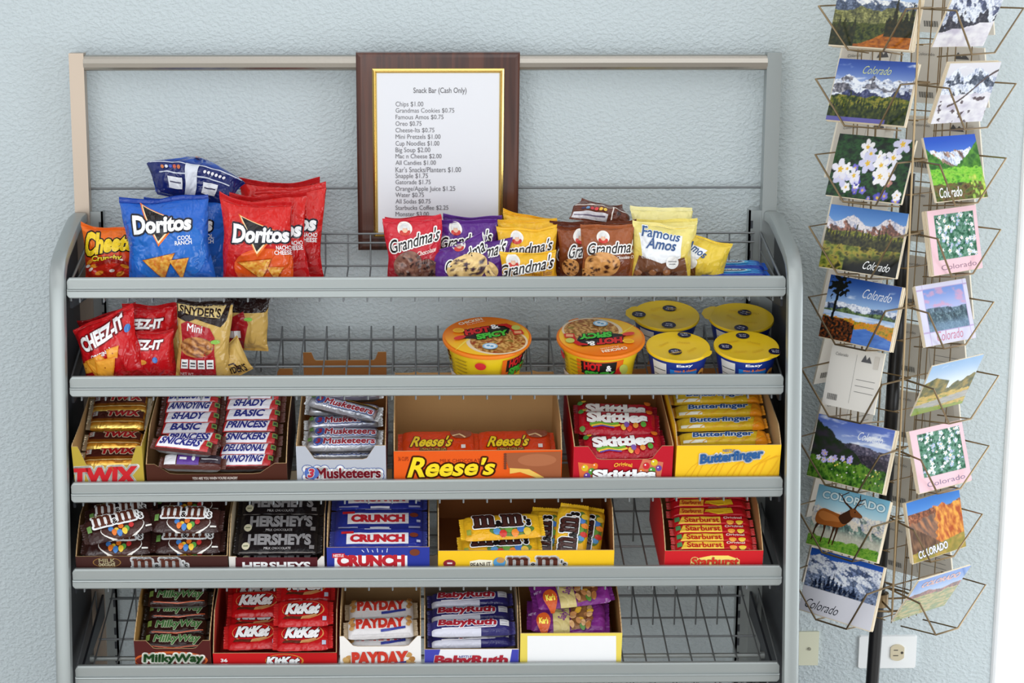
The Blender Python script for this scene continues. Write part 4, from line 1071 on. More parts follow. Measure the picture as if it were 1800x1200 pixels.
# -- tortilla chip bags
def dor(p, dx, dy, blue, short=False):
    k = lambda a: [(x + dx, y + dy) for x, y in a]
    if not short:
        p.G(k([(246, 359), (321, 387), (281, 434)]), (240, 120, 36)); p.G(k([(249, 361), (317, 387), (281, 429)]), (250, 226, 180)); p.G(k([(252, 363), (314, 387), (281, 424)]), (26, 18, 18))
    p.T('Doritos', 288 + dx, 393 + dy, 108, 30, WHT, bold=.045, out=[(.0030, (24, 26, 40))], taper=-.12, rot=-.03, shear=.06)
    a, b_ = ('COOL', 'RANCH') if blue else ('NACHO', 'CHEESE')
    p.T(a, 331 + dx, 417 + dy, 26 if blue else 28, 8, WHT, bold=.02); p.T(b_, 329 + dx, 426 + dy, 32, 8, WHT, bold=.02)
def art_blue(p):
    p.E(300, 440, 70, 60, (40, 110, 200)); dor(p, 0, 0, True)
    chip_tri(p, [(252, 459), (312, 446), (290, 492)], 1.0); chip_tri(p, [(302, 459), (338, 454), (322, 492)], 4.0)
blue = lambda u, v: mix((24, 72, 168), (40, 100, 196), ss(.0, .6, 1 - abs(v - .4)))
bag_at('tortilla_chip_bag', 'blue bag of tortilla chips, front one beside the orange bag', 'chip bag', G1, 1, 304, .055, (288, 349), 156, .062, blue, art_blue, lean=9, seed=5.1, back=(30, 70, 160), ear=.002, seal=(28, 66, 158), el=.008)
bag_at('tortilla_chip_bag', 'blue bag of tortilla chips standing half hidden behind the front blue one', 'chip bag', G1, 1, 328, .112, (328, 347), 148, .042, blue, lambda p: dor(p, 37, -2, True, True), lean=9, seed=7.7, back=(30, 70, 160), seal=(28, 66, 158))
def art_red(dx, dy, short=False):
    def f(p):
        if not short: p.E(470 + dx, 470 + dy, 60, 34, (224, 86, 26))
        dor(p, 174 + dx, 18 + dy, False, short)
        if not short: chip_tri(p, [(418 + dx, 462 + dy), (480 + dx, 456 + dy), (462 + dx, 492 + dy)], 2.0); chip_tri(p, [(470 + dx, 470 + dy), (502 + dx, 471 + dy), (488 + dx, 494 + dy)], 6.0)
    return f
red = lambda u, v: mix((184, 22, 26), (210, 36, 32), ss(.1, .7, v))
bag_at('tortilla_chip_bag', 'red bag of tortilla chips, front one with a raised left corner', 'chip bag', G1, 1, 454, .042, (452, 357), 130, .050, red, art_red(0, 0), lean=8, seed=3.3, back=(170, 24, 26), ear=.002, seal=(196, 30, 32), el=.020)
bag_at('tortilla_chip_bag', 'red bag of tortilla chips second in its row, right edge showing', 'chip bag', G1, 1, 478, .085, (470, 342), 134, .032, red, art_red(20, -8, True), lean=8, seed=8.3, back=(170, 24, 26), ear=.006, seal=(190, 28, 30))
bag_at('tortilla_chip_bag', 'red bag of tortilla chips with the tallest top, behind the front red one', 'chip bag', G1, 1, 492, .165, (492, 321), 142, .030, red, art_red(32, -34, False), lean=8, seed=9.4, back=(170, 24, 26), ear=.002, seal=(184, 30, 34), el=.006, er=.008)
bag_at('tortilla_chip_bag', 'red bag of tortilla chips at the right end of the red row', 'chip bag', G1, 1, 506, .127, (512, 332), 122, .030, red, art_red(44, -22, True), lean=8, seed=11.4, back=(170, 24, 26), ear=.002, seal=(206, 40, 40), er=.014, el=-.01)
# -- the blue bag lying across the tops, its back and bottom seal towards us
def lying_bag():
    B = at_y(334, 353, -0.150); z = V((-0.02, cos(RAD(60)), sin(RAD(60)))).normalized(); x = V((.978, .0, -.20)).normalized(); z = (z - x * x.dot(z)).normalized(); y = z.cross(x)
    M = Matrix(((x.x, y.x, z.x, B.x), (x.y, y.y, z.y, B.y), (x.z, y.z, z.z, B.z), (0, 0, 0, 1)))
    def art(A):
        A.rect(.03, .585, .97, .61, (204, 208, 224)); A.rect(.10, .36, .92, .385, (196, 202, 218))
        A.rect(.40, .05, .54, .62, (214, 218, 228))
        for i, c_ in enumerate(((206, 120, 70), (220, 220, 230), (70, 90, 190), (190, 80, 60), (210, 120, 80))): A.ell(.15 + i * .045, .48, .018, .04, c_)
        for i in range(6): A.ell(.62 + i * .042, .47, .015, .034, (226, 224, 230))
        for x_ in (.18, .62): A.rect(x_, .10, x_ + .18, .28, (222, 224, 230)); A.rect(x_ + .02, .18, x_ + .16, .20, (60, 60, 90))
        A.ell(.44, .92, .09, .06, (206, 120, 50), wob=.4); A.ell(.62, .88, .06, .04, (196, 110, 50), wob=.4)
    wf = lambda v: .62 + .40 * v / .60 if v < .60 else 1.02 - .62 * ss(.58, .88, v) - .12 * ss(.85, 1, v)
    make_bag('tortilla_chip_bag', 'blue bag of chips lying back side up across the tops of the others', 'chip bag', G1, M, .190, .092, .060, lambda u, v: mix((24, 36, 100), (44, 84, 172), ss(.55, .75, v)), art, seed=13.0, back=(30, 60, 150), ear=-.006, seal=(40, 80, 170), flop=.02, wf=wf)
lying_bag()

# -- cookie bags
def gm(p, x, y, w, h, rot, ox=0, oy=0, sub=None, sc=(250, 240, 230)):
    portrait(p, x - w * .18 + ox, y - h * .85 + oy, h * .55)
    p.T("Grandma's", x, y, w, h, (28, 22, 24), bold=.012, shear=.34, rot=rot, out=[(.0022, (250, 248, 244))])
    if sub: p.T(sub, x + w * .25, y + h * .85, w * .40, h * .36, sc, shear=.35, rot=rot, bold=.01)
CK = lambda: cookie_fn((176, 122, 62), (58, 32, 24), 3.0)
def cookie(p, x, y, rx, ry, base=(196, 144, 84), chip=(66, 40, 36), seed=2.0, n_=16): p.D(x, y, rx, ry, cookie_fn(base, chip, seed, n_), wob=.08, seed=seed)
choc = ((112, 72, 62), (52, 30, 28))
bag_at('cookie_bag', 'red cookie bag at the back left of the cookies, only its top edge showing', 'cookie bag', G2, 1, 732, .115, (726, 380), 100, .03, (196, 34, 50), None, lean=6, seed=1.2, back=(190, 30, 46), seal=(200, 40, 56))
def art_rg(p):
    gm(p, 727, 421, 96, 24, .20, sub='Chocolate'); cookie(p, 716, 466, 28, 25, *choc, 4.0); cookie(p, 752, 476, 24, 20, (92, 54, 46), choc[1], 6.0)
bag_at('cookie_bag', 'red cookie bag with brown chocolate cookies, leftmost front cookie bag', 'cookie bag', G2, 1, 733, .055, (724, 384), 104, .04, lambda u, v: mix((150, 30, 40), (206, 40, 56), ss(.2, .6, v)), art_rg, lean=8, seed=4.4, back=(190, 30, 46), seal=(212, 52, 66), yaw=.06)
pur = lambda u, v: (92, 44, 132)
ck2 = ((214, 178, 118), (70, 48, 60))
bag_at('cookie_bag', 'purple cookie bag furthest back, flat top edge showing', 'cookie bag', G2, 1, 830, .125, (830, 379), 102, .03, (84, 40, 124), None, lean=6, seed=2.6, back=(84, 40, 124), seal=(98, 52, 140))
bag_at('cookie_bag', 'purple cookie bag in the middle row with a round portrait beside its lettering', 'cookie bag', G2, 1, 824, .095, (822, 388), 108, .035, pur, lambda p: gm(p, 818, 420, 100, 22, .12), lean=7, seed=3.1, back=(84, 40, 124), seal=(96, 46, 136))
def art_pg(p):
    gm(p, 822, 449, 96, 22, .26); cookie(p, 822, 472, 40, 26, *ck2, 8.0); cookie(p, 874, 478, 18, 16, *ck2, 9.0)
bag_at('cookie_bag', 'purple cookie bag tipped left at the front, its corner over the red bag', 'cookie bag', G2, 1, 822, .045, (800, 430), 104, .035, pur, art_pg, lean=14, n=.016, seed=6.2, back=(84, 40, 124), seal=(104, 54, 146), skew=.01)
bag_at('cookie_bag', 'purple cookie bag leaning right at the front, raised right corner over the yellow ones', 'cookie bag', G2, 1, 842, .062, (852, 424), 96, .03, pur, lambda p: (gm(p, 846, 442, 88, 22, .24), cookie(p, 842, 476, 36, 20, *ck2, 12.0)), lean=12, seed=7.3, back=(84, 40, 124), seal=(100, 50, 142), skew=.02)
yel = lambda u, v: mix((226, 160, 36), (240, 186, 44), ss(.2, .8, v))
bag_at('cookie_bag', 'yellow cookie bag at the very back with a pointed corner sticking up', 'cookie bag', G2, 1, 930, .14, (930, 378), 92, .03, yel, None, lean=5, seed=3.9, back=(230, 170, 40), seal=(238, 178, 40), skew=-.016)
bag_at('cookie_bag', 'yellow cookie bag third from the front of the yellow row', 'cookie bag', G2, 1, 926, .115, (926, 386), 104, .03, yel, None, lean=6, seed=5.5, back=(230, 170, 40), seal=(244, 194, 60))
bag_at('cookie_bag', 'yellow cookie bag second from the front, portrait and lettering half hidden', 'cookie bag', G2, 1, 928, .085, (926, 400), 108, .035, yel, lambda p: gm(p, 924, 435, 100, 22, .14, ox=0), lean=7, seed=6.6, back=(230, 170, 40), seal=(246, 200, 64))
def art_yg(p):
    portrait(p, 900, 458, 13); p.T("Grandma's", 925, 468, 104, 24, (28, 22, 24), bold=.012, shear=.34, rot=.16, out=[(.0022, (250, 248, 244))]); p.T('Peanut Butter', 955, 481, 40, 9, (120, 50, 20), shear=.3, rot=.12)
bag_at('cookie_bag', 'yellow cookie bag at the front with the dark script name across it', 'cookie bag', G2, 1, 930, .045, (928, 444), 100, .03, yel, art_yg, lean=10, seed=8.8, back=(230, 170, 40), seal=(246, 204, 70))
brn = lambda u, v: mix((92, 44, 26), (140, 74, 40), ss(.1, .9, v))
ck3 = ((190, 130, 70), (70, 36, 24))
bag_at('cookie_bag', 'dark brown cookie bag furthest left behind the other brown bags', 'cookie bag', G2, 1, 1008, .115, (1006, 390), 80, .03, lambda u, v: (96, 44, 28), lambda p: gm(p, 1014, 440, 74, 24, .15), lean=6, seed=2.9, back=(96, 44, 28), seal=(110, 54, 34))
bag_at('cookie_bag', 'dark brown cookie bag just behind the front brown one, big white script G', 'cookie bag', G2, 1, 1024, .085, (1022, 398), 86, .035, brn, lambda p: (gm(p, 1034, 436, 74, 26, .12), cookie(p, 1000, 470, 16, 16, *ck3, 3.0)), lean=7, seed=3.7, back=(96, 44, 28), seal=(128, 66, 40))
def art_bg(p):
    p.G([(1022, 492), (1022, 456), (1114, 446), (1108, 492)], (120, 62, 36)); gm(p, 1078, 434, 96, 22, .05, sub='Chocolate Chip'); cookie(p, 1056, 466, 34, 24, *ck3, 14.0, 12); cookie(p, 1028, 484, 16, 12, *ck3, 15.0)
bag_at('cookie_bag', 'front brown cookie bag with a big chocolate chip cookie on it', 'cookie bag', G2, 1, 1068, .050, (1068, 396), 96, .045, lambda u, v: (158, 88, 50), art_bg, lean=9, seed=12.2, back=(120, 60, 36), seal=(170, 98, 58), yaw=-.08)
bag_at('cookie_bag', 'brown cookie bag seen between the front brown bag and the yellow and white one', 'cookie bag', G2, 1, 1076, .105, (1072, 390), 92, .03, brn, None, lean=6, seed=4.1, back=(120, 60, 36), seal=(120, 62, 38))
def lying_cookie():
    B = at_y(1054, 394, -0.150); z = V((0.0, cos(RAD(52)), sin(RAD(52)))); x = V((.98, 0, -.17)).normalized(); z = (z - x * x.dot(z)).normalized(); y = z.cross(x)
    M = Matrix(((x.x, y.x, z.x, B.x), (x.y, y.y, z.y, B.y), (x.z, y.z, z.z, B.z), (0, 0, 0, 1)))
    def art(A):
        A.rect(.02, .60, .98, .64, (236, 226, 216)); A.rect(.02, .06, .60, .26, (226, 222, 226)); A.rect(.04, .12, .56, .16, (120, 110, 130))
        for i, c_ in enumerate(((70, 60, 90), (110, 150, 190), (190, 50, 60), (220, 60, 60), (230, 180, 60), (230, 190, 70))): A.ell(.16 + i * .075, .42, .032, .08, c_)
        A.ell(.78, .36, .04, .09, (60, 40, 40)); A.rect(.66, .1, .68, .6, (236, 226, 216))
    make_bag('cookie_bag', 'brown cookie bag lying back side up on top of the brown bags', 'cookie bag', G2, M, .108, .044, .034, lambda u, v: mix((110, 58, 40), (96, 52, 40), v), art, seed=15., wf=lambda v: 1 - .35 * ss(.6, 1, v), back=(100, 50, 36), seal=(112, 60, 44))
lying_cookie()
# -- pale yellow and white cookie bags
def art_fa(p):
    p.G([(1118, 408), (1200, 412), (1196, 455), (1160, 466), (1124, 450)], (240, 242, 244)); p.G([(1108, 492), (1118, 448), (1160, 464), (1204, 452), (1212, 492)], (116, 74, 50))
    p.T('Famous', 1160, 410, 72, 17, (60, 92, 140), bold=.02, shear=.2, rot=-.08, out=[(.001, (240, 242, 244))]); p.T('Amos', 1160, 428, 56, 20, (50, 84, 136), bold=.02, shear=.2, rot=-.05)
    p.T('Chocolate Chip', 1145, 455, 46, 8, WHT, bold=.0, rot=-.12); p.E(1180, 462, 12, 12, (238, 236, 232)); p.L([(1172, 460), (1188, 460)], 1.6, (140, 140, 140)); p.L([(1174, 465), (1186, 465)], 1.6, (140, 140, 140))
    for i in range(6): p.E(1118 + i * 13, 480 + 4 * (i % 2), 7, 5, ((158, 104, 66), (80, 44, 30))[i % 2], wob=.3, seed=i)
fa = lambda u, v: mix((226, 196, 80), (236, 220, 130), ss(.3, .9, v))
bag_at('cookie_bag', 'pale yellow cookie bag at the back, folded top over the white and yellow ones', 'cookie bag', G2, 1, 1166, .120, (1164, 366), 112, .04, lambda u, v: (238, 226, 152), None, lean=4, seed=3.2, back=(236, 222, 140), seal=(246, 238, 180), skew=-.008)
bag_at('cookie_bag', 'yellow cookie bag behind the front yellow and white one, plain top', 'cookie bag', G2, 1, 1172, .085, (1172, 386), 108, .035, fa, None, lean=6, seed=5.2, back=(236, 222, 140), seal=(242, 226, 130))
bag_at('cookie_bag', 'yellow and white bag of small cookies at the front, blue lettering', 'cookie bag', G2, 1, 1160, .050, (1166, 394), 112, .045, fa, art_fa, lean=9, seed=6.9, back=(236, 210, 90), seal=(240, 226, 150))
bag_at('cookie_bag', 'yellow bag of small cookies turned to the right, end of the cookie row', 'cookie bag', G2, 1, 1226, .075, (1246, 420), 84, .04, lambda u, v: (234, 202, 70), lambda p: (p.G([(1206, 424), (1246, 440), (1228, 458), (1204, 452)], (238, 240, 244)), p.T('Amos', 1226, 438, 44, 16, (60, 92, 140), bold=.02, shear=.1, rot=-.35), p.G([(1196, 490), (1204, 454), (1226, 458), (1222, 490)], (116, 74, 50)), p.E(1216, 464, 11, 11, (238, 236, 232)), p.E(1208, 482, 7, 6, (170, 116, 76), wob=.3)), lean=10, n=.016, seed=7.2, back=(234, 202, 70), seal=(240, 212, 84), yaw=-.25)
# -- flat blue packs
def flat_packs():
    f = FR[1]
    def art(A):
        A.rect(.0, .0, 1, .2, (24, 56, 160)); A.ell(.5, .55, .30, .24, (90, 190, 236)); A.ell(.5, .55, .24, .16, (230, 240, 248)); A.ell(.5, .55, .21, .12, (30, 50, 110)); A.text('OREO', .5, .55, .28, .12, WHT, bold=.04)
    pr = bar_proto('cookie_sleeve', .116, .058, .013, lambda u, v: mix((40, 140, 220), (30, 80, 190), ss(.35, .5, abs(u - .5))), art, fin=(30, 90, 200), back=(40, 110, 200))
    R_ = Rows(1, .03, .0045, 0)
    R_.put(pr, 1286, 489, 'blue cookie sleeve lying flat at the front right end of the top shelf', 'cookie pack', 'flat blue cookie packs', rot=1, up=.011)
    R_.put(pr, 1281, 474, 'blue cookie sleeve lying flat behind the front blue one', 'cookie pack', 'flat blue cookie packs', rot=-2, up=.012)
flat_packs()

# ================================================================== SECOND SHELF
G3 = 'snack bags on the second shelf'
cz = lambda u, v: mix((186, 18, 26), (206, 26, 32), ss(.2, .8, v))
def cracker(p, pts, seed):
    c_ = [p.P(*q) for q in pts]; cx = sum(q[0] for q in c_) / 4; cy = sum(q[1] for q in c_) / 4
    p.A.poly(c_, (226, 140, 36)); p.A.poly([(cx + (q[0] - cx) * .86, cy + (q[1] - cy) * .86) for q in c_], (238, 164, 54)); p.A.ell(cx, cy, .012, .012, (160, 84, 20))
def art_cz(p):
    p.T('CHEEZ-IT', 181, 583, 86, 26, WHT, bold=.05, rot=.24, taper=-.22, out=[(.0022, (120, 14, 20))]); p.T('ORIGINAL', 182, 613, 45, 8, WHT, bold=.03, rot=.24, arc=-.3)
    cracker(p, [(148, 632), (180, 614), (206, 640), (172, 662)], 1); cracker(p, [(192, 606), (216, 600), (212, 622), (194, 626)], 2); cracker(p, [(138, 640), (152, 632), (164, 650), (146, 658)], 3); cracker(p, [(170, 626), (208, 620), (202, 660), (172, 658)], 4)
    p.E(230, 575, 6, 6, (60, 120, 190))
bag_at('cracker_bag', 'dark red cracker bag edge behind the front cracker bag', 'cracker bag', G3, 2, 192, .10, (188, 550), 108, .05, lambda u, v: (160, 20, 26), None, lean=-2, seed=3.6, back=(160, 20, 26), seal=(176, 30, 34), skew=.020)
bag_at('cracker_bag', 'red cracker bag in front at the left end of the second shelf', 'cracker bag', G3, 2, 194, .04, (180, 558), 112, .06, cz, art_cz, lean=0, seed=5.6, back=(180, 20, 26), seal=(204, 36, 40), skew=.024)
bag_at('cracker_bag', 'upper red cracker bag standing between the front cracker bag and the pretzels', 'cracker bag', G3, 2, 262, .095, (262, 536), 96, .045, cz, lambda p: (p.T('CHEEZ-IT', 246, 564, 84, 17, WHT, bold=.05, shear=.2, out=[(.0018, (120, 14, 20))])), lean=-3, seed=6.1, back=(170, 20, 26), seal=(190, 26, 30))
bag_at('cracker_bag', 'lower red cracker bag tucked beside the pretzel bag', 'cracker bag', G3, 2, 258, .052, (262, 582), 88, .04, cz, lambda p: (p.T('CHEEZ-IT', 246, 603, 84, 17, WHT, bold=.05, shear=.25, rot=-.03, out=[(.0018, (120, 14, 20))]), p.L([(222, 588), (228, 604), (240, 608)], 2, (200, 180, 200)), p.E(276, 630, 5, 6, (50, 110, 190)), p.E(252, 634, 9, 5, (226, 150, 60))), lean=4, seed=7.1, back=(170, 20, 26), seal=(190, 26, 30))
tan_ = lambda u, v: mix((196, 158, 84), (206, 172, 96), v)
def pretzel_fn(x, y):
    s_ = sin((x * .7 + y) * 9 + 6 * fbm(x * 2, y * 2, 4)); return mix((110, 58, 24), (206, 144, 78), .5 + .5 * s_)
def art_pz(p, dx=0, dy=0, full=True):
    k = lambda a: [(x + dx, y + dy) for x, y in a]
    p.G(k([(311, 536), (406, 536), (400, 560), (391, 571), (345, 556), (330, 562), (311, 556)]), (36, 22, 20)); p.G(k([(313, 536), (398, 538), (388, 556), (340, 550), (313, 546)]), (222, 196, 130)); p.T("SNYDER'S", 353 + dx, 545 + dy, 74, 13, (40, 24, 20), bold=.03, taper=.1, rot=-.06)
    p.G(k([(318, 662), (318, 566), (330, 560), (372, 572), (382, 590), (384, 662)]), (170, 26, 36))
    if full:
        p.T('Mini', 344, 572, 28, 14, WHT, bold=.012, rot=-.12); p.D(348, 606, 33, 19, pretzel_fn); p.R(318, 625, 384, 662, (170, 26, 36)); p.E(384, 597, 9, 4, (140, 190, 80))
        for i in range(4): p.R(320 + i * 16, 629, 333 + i * 16, 646, (240, 238, 236)); p.R(322 + i * 16, 634, 331 + i * 16, 637, (80, 76, 80)); p.R(322 + i * 16, 640, 331 + i * 16, 642, (80, 76, 80))
        p.T('NET WT', 332, 655, 24, 5, (240, 220, 220))
bag_at('pretzel_bag', 'tan and red pretzel bag in front with a window of pretzels', 'pretzel bag', G3, 2, 348, .045, (360, 530), 98, .05, tan_, lambda p: art_pz(p), lean=2, seed=4.6, back=(196, 158, 84), seal=(40, 26, 22))
bag_at('pretzel_bag', 'tan pretzel bag standing apart behind, right of the front pretzel bag', 'pretzel bag', G3, 2, 425, .125, (432, 520), 84, .035, tan_, lambda p: (p.G([(392, 520), (486, 520), (470, 546), (400, 544)], (36, 22, 20)), p.G([(402, 622), (402, 556), (430, 542), (440, 566), (428, 622)], (160, 26, 34)), p.R(402, 578, 413, 592, (236, 232, 230)), p.R(414, 578, 426, 592, (236, 232, 230)), p.E(440, 556, 8, 3.5, (130, 190, 70))), lean=-2, seed=5.9, back=(196, 158, 84), seal=(40, 26, 22), flop=.0, n=.03, yaw=-.1)
bag_at('pretzel_bag', 'tan pretzel bag slumped low to the right of the front pretzel bag', 'pretzel bag', G3, 2, 412, .058, (392, 606), 58, .03, tan_, lambda p: (p.T("SNYDER'S", 414, 650, 44, 13, (36, 24, 20), bold=.03, rot=-.2), p.L([(400, 642), (412, 638), (424, 648)], 3, (50, 26, 22))), lean=8, n=.014, seed=6.4, back=(196, 158, 84), seal=(200, 166, 90))
bag_at('pretzel_bag', 'tan pretzel bag peeping out left of the front pretzel bag', 'pretzel bag', G3, 2, 318, .09, (316, 570), 60, .03, tan_, None, lean=2, seed=8.4, back=(196, 158, 84), seal=(196, 166, 96))

# -- noodle bowls
def bowl(label, cx, cy, wpx, turn, H, side, k=2):
    f = FR[k]; x, s = f.px(cx, cy, H); sc = depth_scale(f.p(x, s, H)); R0 = wpx / sc / 2
    r = empty('noodle_bowl', f.M(x, s, .0022, turn)); tag(r, label, 'noodle bowl', 'hot and spicy noodle bowls')
    H -= .0022
    mb = MB(); yl = (240, 206, 30)
    Rb = R0 * .74
    mb.lathe([(0, 0), (Rb * .95, 0), (Rb, .002), (R0 * .80, H * .5), (R0 * .90, H - .010), (R0 * .905, H - .004)], yl, 56)
    def Ss(u, v):   # printed side: u once around, starting at the far side
        a = -pi / 2 - turn + (u - .5) * 2 * pi; rr = Rb + (R0 * .895 - Rb) * v; return (rr * cos(a), rr * sin(a), .002 + v * (H - .012))
    A = Art(mb, Ss, 2 * pi * R0 * .82, H, eps=.0006, step=.00008, maxlen=.004)
    for c0 in ((side) % 1.0, (side + .5) % 1.0):
        c0 = min(max(c0, .135), .865)
        A.poly([(c0 - .10, .30), (c0 + .10, .36), (c0 + .10, .95), (c0 - .10, .93)], (236, 110, 24)); A.poly([(c0 - .08, .50), (c0 + .07, .52), (c0 + .07, .92), (c0 - .08, .90)], (24, 22, 20))
        A.text('HOT', c0 - .03, .76, .075, .26, (214, 30, 34), bold=.06); A.text('&', c0 + .038, .72, .025, .20, WHT, bold=.04); A.text('SPICY', c0, .48, .13, .26, (70, 190, 60), bold=.06, out=[(.0014, (20, 22, 20))])
        A.ell(c0 + .085, .55, .018, .24, (200, 30, 30), rot=-.3); A.ell(c0 + .11, .6, .02, .2, (190, 200, 90), rot=.5)
    for c0 in (.30, .38, .72, .80):
        for v_ in (.35, .47, .59, .71, .83): A.rect(c0 - .03, v_, c0 + .03, v_ + .03, (170, 140, 30))
    A.ell(max(side - .19, .03), .8, .022, .12, (214, 40, 50)); A.rect(.24, .05, .34, .28, (236, 236, 232))
    mb.build('bowl_body', PLASTIC, r)
    mb = MB(); og = (240, 130, 28)
    mb.lathe([(R0 * .90, H - .007), (R0 * .985, H - .0065), (R0, H - .004), (R0 * .995, H - .0008), (R0 * .97, H)], og, 64)
    mb.build('rim', PLASTIC, r)
    mb = MB(); S = lambda u, v: ((u - .5) * 2 * R0, (v - .5) * 2 * R0, H + .0004)
    c = lin(og); ce = mb.vert((0, 0, H), c); rg = [mb.vert((R0 * .98 * cos(2 * pi * i / 64), R0 * .98 * sin(2 * pi * i / 64), H), c) for i in range(64)]
    for i in range(64): mb.face((ce, rg[i], rg[(i + 1) % 64]))
    A = Art(mb, S, 2 * R0, 2 * R0, eps=.0003, step=.00012, maxlen=1)
    A.disc(.5, .5, .47, .47, lambda x, y: mix((236, 120, 24), (250, 196, 50), ss(-.9, .3, -y + .4 * x)), nr=8, na=48)
    nf = noodle_fn(cx * .01); b0 = A.e
    A.disc(.60, .36, .345, .32, lambda x, y: (236, 214, 180), nr=2, na=40); A.disc(.61, .36, .31, .29, nf, nr=26, na=90)
    for i in range(9): A.line([(.20 + .03 * i, .30 + .04 * i), (.12 + .03 * i, .16 + .06 * i)], [.02, .004], (250, 224, 90))
    A.poly([(.20, .44), (.40, .42), (.66, .62), (.74, .52), (.78, .70), (.70, .78), (.34, .66)], (26, 24, 20))
    A.poly([(.22, .46), (.50, .58), (.58, .74), (.30, .66)], (120, 20, 24)); A.text('HOT', .40, .615, .30, .14, (214, 30, 34), bold=.07, rot=.28, shear=.2, out=[(.0016, (26, 20, 20))]); A.text('&', .605, .705, .10, .11, WHT, bold=.03, rot=.28)
    A.text('SPICY', .56, .505, .38, .13, (70, 196, 60), bold=.06, rot=.28, shear=.2, out=[(.0016, (24, 26, 22))])
    A.line([(.64, .74), (.73, .74), (.80, .66), (.80, .56)], [.03, .07, .07, .02], (200, 26, 30))
    A.ell(.84, .66, .05, .06, (196, 204, 96)); A.poly([(.80, .48), (.92, .50), (.90, .60), (.79, .58)], (206, 50, 36)); A.rect(.81, .51, .89, .57, (236, 170, 120))
    A.text('CHICKEN', .34, .84, .30, .06, (252, 240, 210), bold=.03, rot=.42); A.text('FLAVOR', .40, .80, .22, .025, (252, 230, 190), rot=.42); A.ell(.19, .62, .065, .055, (250, 200, 40)); A.ell(.19, .62, .05, .04, (238, 170, 30)); A.ell(.19, .44, .075, .04, (220, 60, 50), rot=.5)
    A.ell(.51, .21, .085, .075, (150, 196, 226)); A.ell(.51, .21, .066, .058, (226, 240, 248)); A.ell(.49, .22, .02, .02, (110, 170, 210)); A.ell(.53, .20, .02, .02, (110, 170, 210))
    mb.build('lid', GLOSSY, r)
    mb = MB(); mb.prism([(R0 * .94, -.012), (R0 * 1.05, -.010), (R0 * 1.07, 0), (R0 * 1.05, .010), (R0 * .94, .012)], lambda x, y: (x * cos(-.9) - y * sin(-.9), x * sin(-.9) + y * cos(-.9), H - .0006), lambda x, y: (x * cos(-.9) - y * sin(-.9), x * sin(-.9) + y * cos(-.9), H + .0002), og)
    mb.build('lid_tab', PLASTIC, r)
bowl('orange lidded noodle bowl standing alone, lettering upright on its lid', 856, 591, 157, RAD(3), .076, .66)
bowl('orange lidded noodle bowl beside the yellow lidded cups, its lid lettering upside down', 1056, 592, 156, RAD(174), .076, .485)

# -- pasta cups
def cup(label, cx, cy, wpx, turn, H, dots, tab, big, k=2):
    f = FR[k]; x, s = f.px(cx, cy, H); sc = depth_scale(f.p(x, s, H)); R0 = wpx / sc / 2
    r = empty('pasta_cup', f.M(x, s, .0042, turn)); tag(r, label, 'cup', 'blue cups with yellow lids')
    H -= .0042
    mb = MB(); Rb = R0 * .76; bl = (24, 52, 140)
    mb.lathe([(0, 0), (Rb * .96, 0), (Rb, .002), (R0 * .86, H * .5), (R0 * .955, H - .004)], bl, 48)
    def Ss(u, v): a = -pi / 2 - turn + (u - .5) * 2 * pi; rr = Rb + (R0 * .945 - Rb) * v; return (rr * cos(a), rr * sin(a), .002 + v * (H - .006))
    A = Art(mb, Ss, 2 * pi * R0 * .85, H, eps=.0006, step=.00008, maxlen=.004)
    A.poly([(.44, .0), (.60, .0), (.60, .62), (.44, .70)], (36, 130, 214)); A.text('mac & cheese', .53, .66, .13, .10, (236, 120, 40), bold=.03); A.text('Easy', .52, .84, .09, .12, WHT, bold=.03); A.text('Mac', .53, .45, .10, .18, (90, 190, 240), bold=.05)
    A.rect(.33, .05, .42, .88, (232, 232, 228)); A.rect(.335, .6, .415, .63, (60, 60, 60)); A.rect(.335, .4, .415, .42, (60, 60, 60)); A.rect(.335, .2, .415, .22, (60, 60, 60)); A.ell(.64, .4, .03, .2, (230, 160, 60)); A.ell(.64, .34, .022, .12, (90, 50, 30))
    mb.build('cup_body', PLASTIC, r)
    mb = MB(); yl = (240, 200, 36)
    mb.lathe([(R0 * .945, H - .005), (R0 * .99, H - .005), (R0, H - .0025), (R0 * .985, H), (R0 * .90, H - .0006), (R0 * .86, H - .0018), (0, H - .0012)], yl, 56)
    S = lambda u, v: ((u - .5) * 2 * R0, (v - .5) * 2 * R0, H - .0010)
    A = Art(mb, S, 2 * R0, 2 * R0, eps=.0004, step=.00012, maxlen=1); A.mi = 0
    for (px_, py_) in dots:
        A.ell(px_, py_, .105, .105, (28, 24, 58)); A.text('be the', px_, py_ + .035, .11, .03, (220, 220, 236), bold=.02); A.text('first', px_, py_ - .02, .10, .035, (220, 220, 236), bold=.02)
    for (x_, y_, rr) in ((.30, .62, .5), (.62, .60, -.3), (.40, .30, .2), (.66, .34, .6)): A.text('cheese', x_, y_, .20, .07, (222, 176, 26), rot=rr, bold=-.005)
    a = tab - turn; tw_ = 1.9 if big else 1.0
    mb.prism([(R0 * .90, -.015 * tw_), (R0 * 1.04, -.013 * tw_), (R0 * (1.1 + .1 * big), -.005 * tw_), (R0 * (1.1 + .1 * big), .005 * tw_), (R0 * 1.04, .013 * tw_), (R0 * .90, .015 * tw_)], lambda x, y: (x * cos(a) - y * sin(a), x * sin(a) + y * cos(a), H - .0006), lambda x, y: (x * cos(a) - y * sin(a), x * sin(a) + y * cos(a), H - .0001), yl)
    mb.build('foil_lid', GLOSSY, r)
cup('yellow lidded blue pasta cup in front, beside the noodle bowl', 1192, 608, 113, 0.2, .066, ((.40, .34), (.72, .86)), -.55, 0)
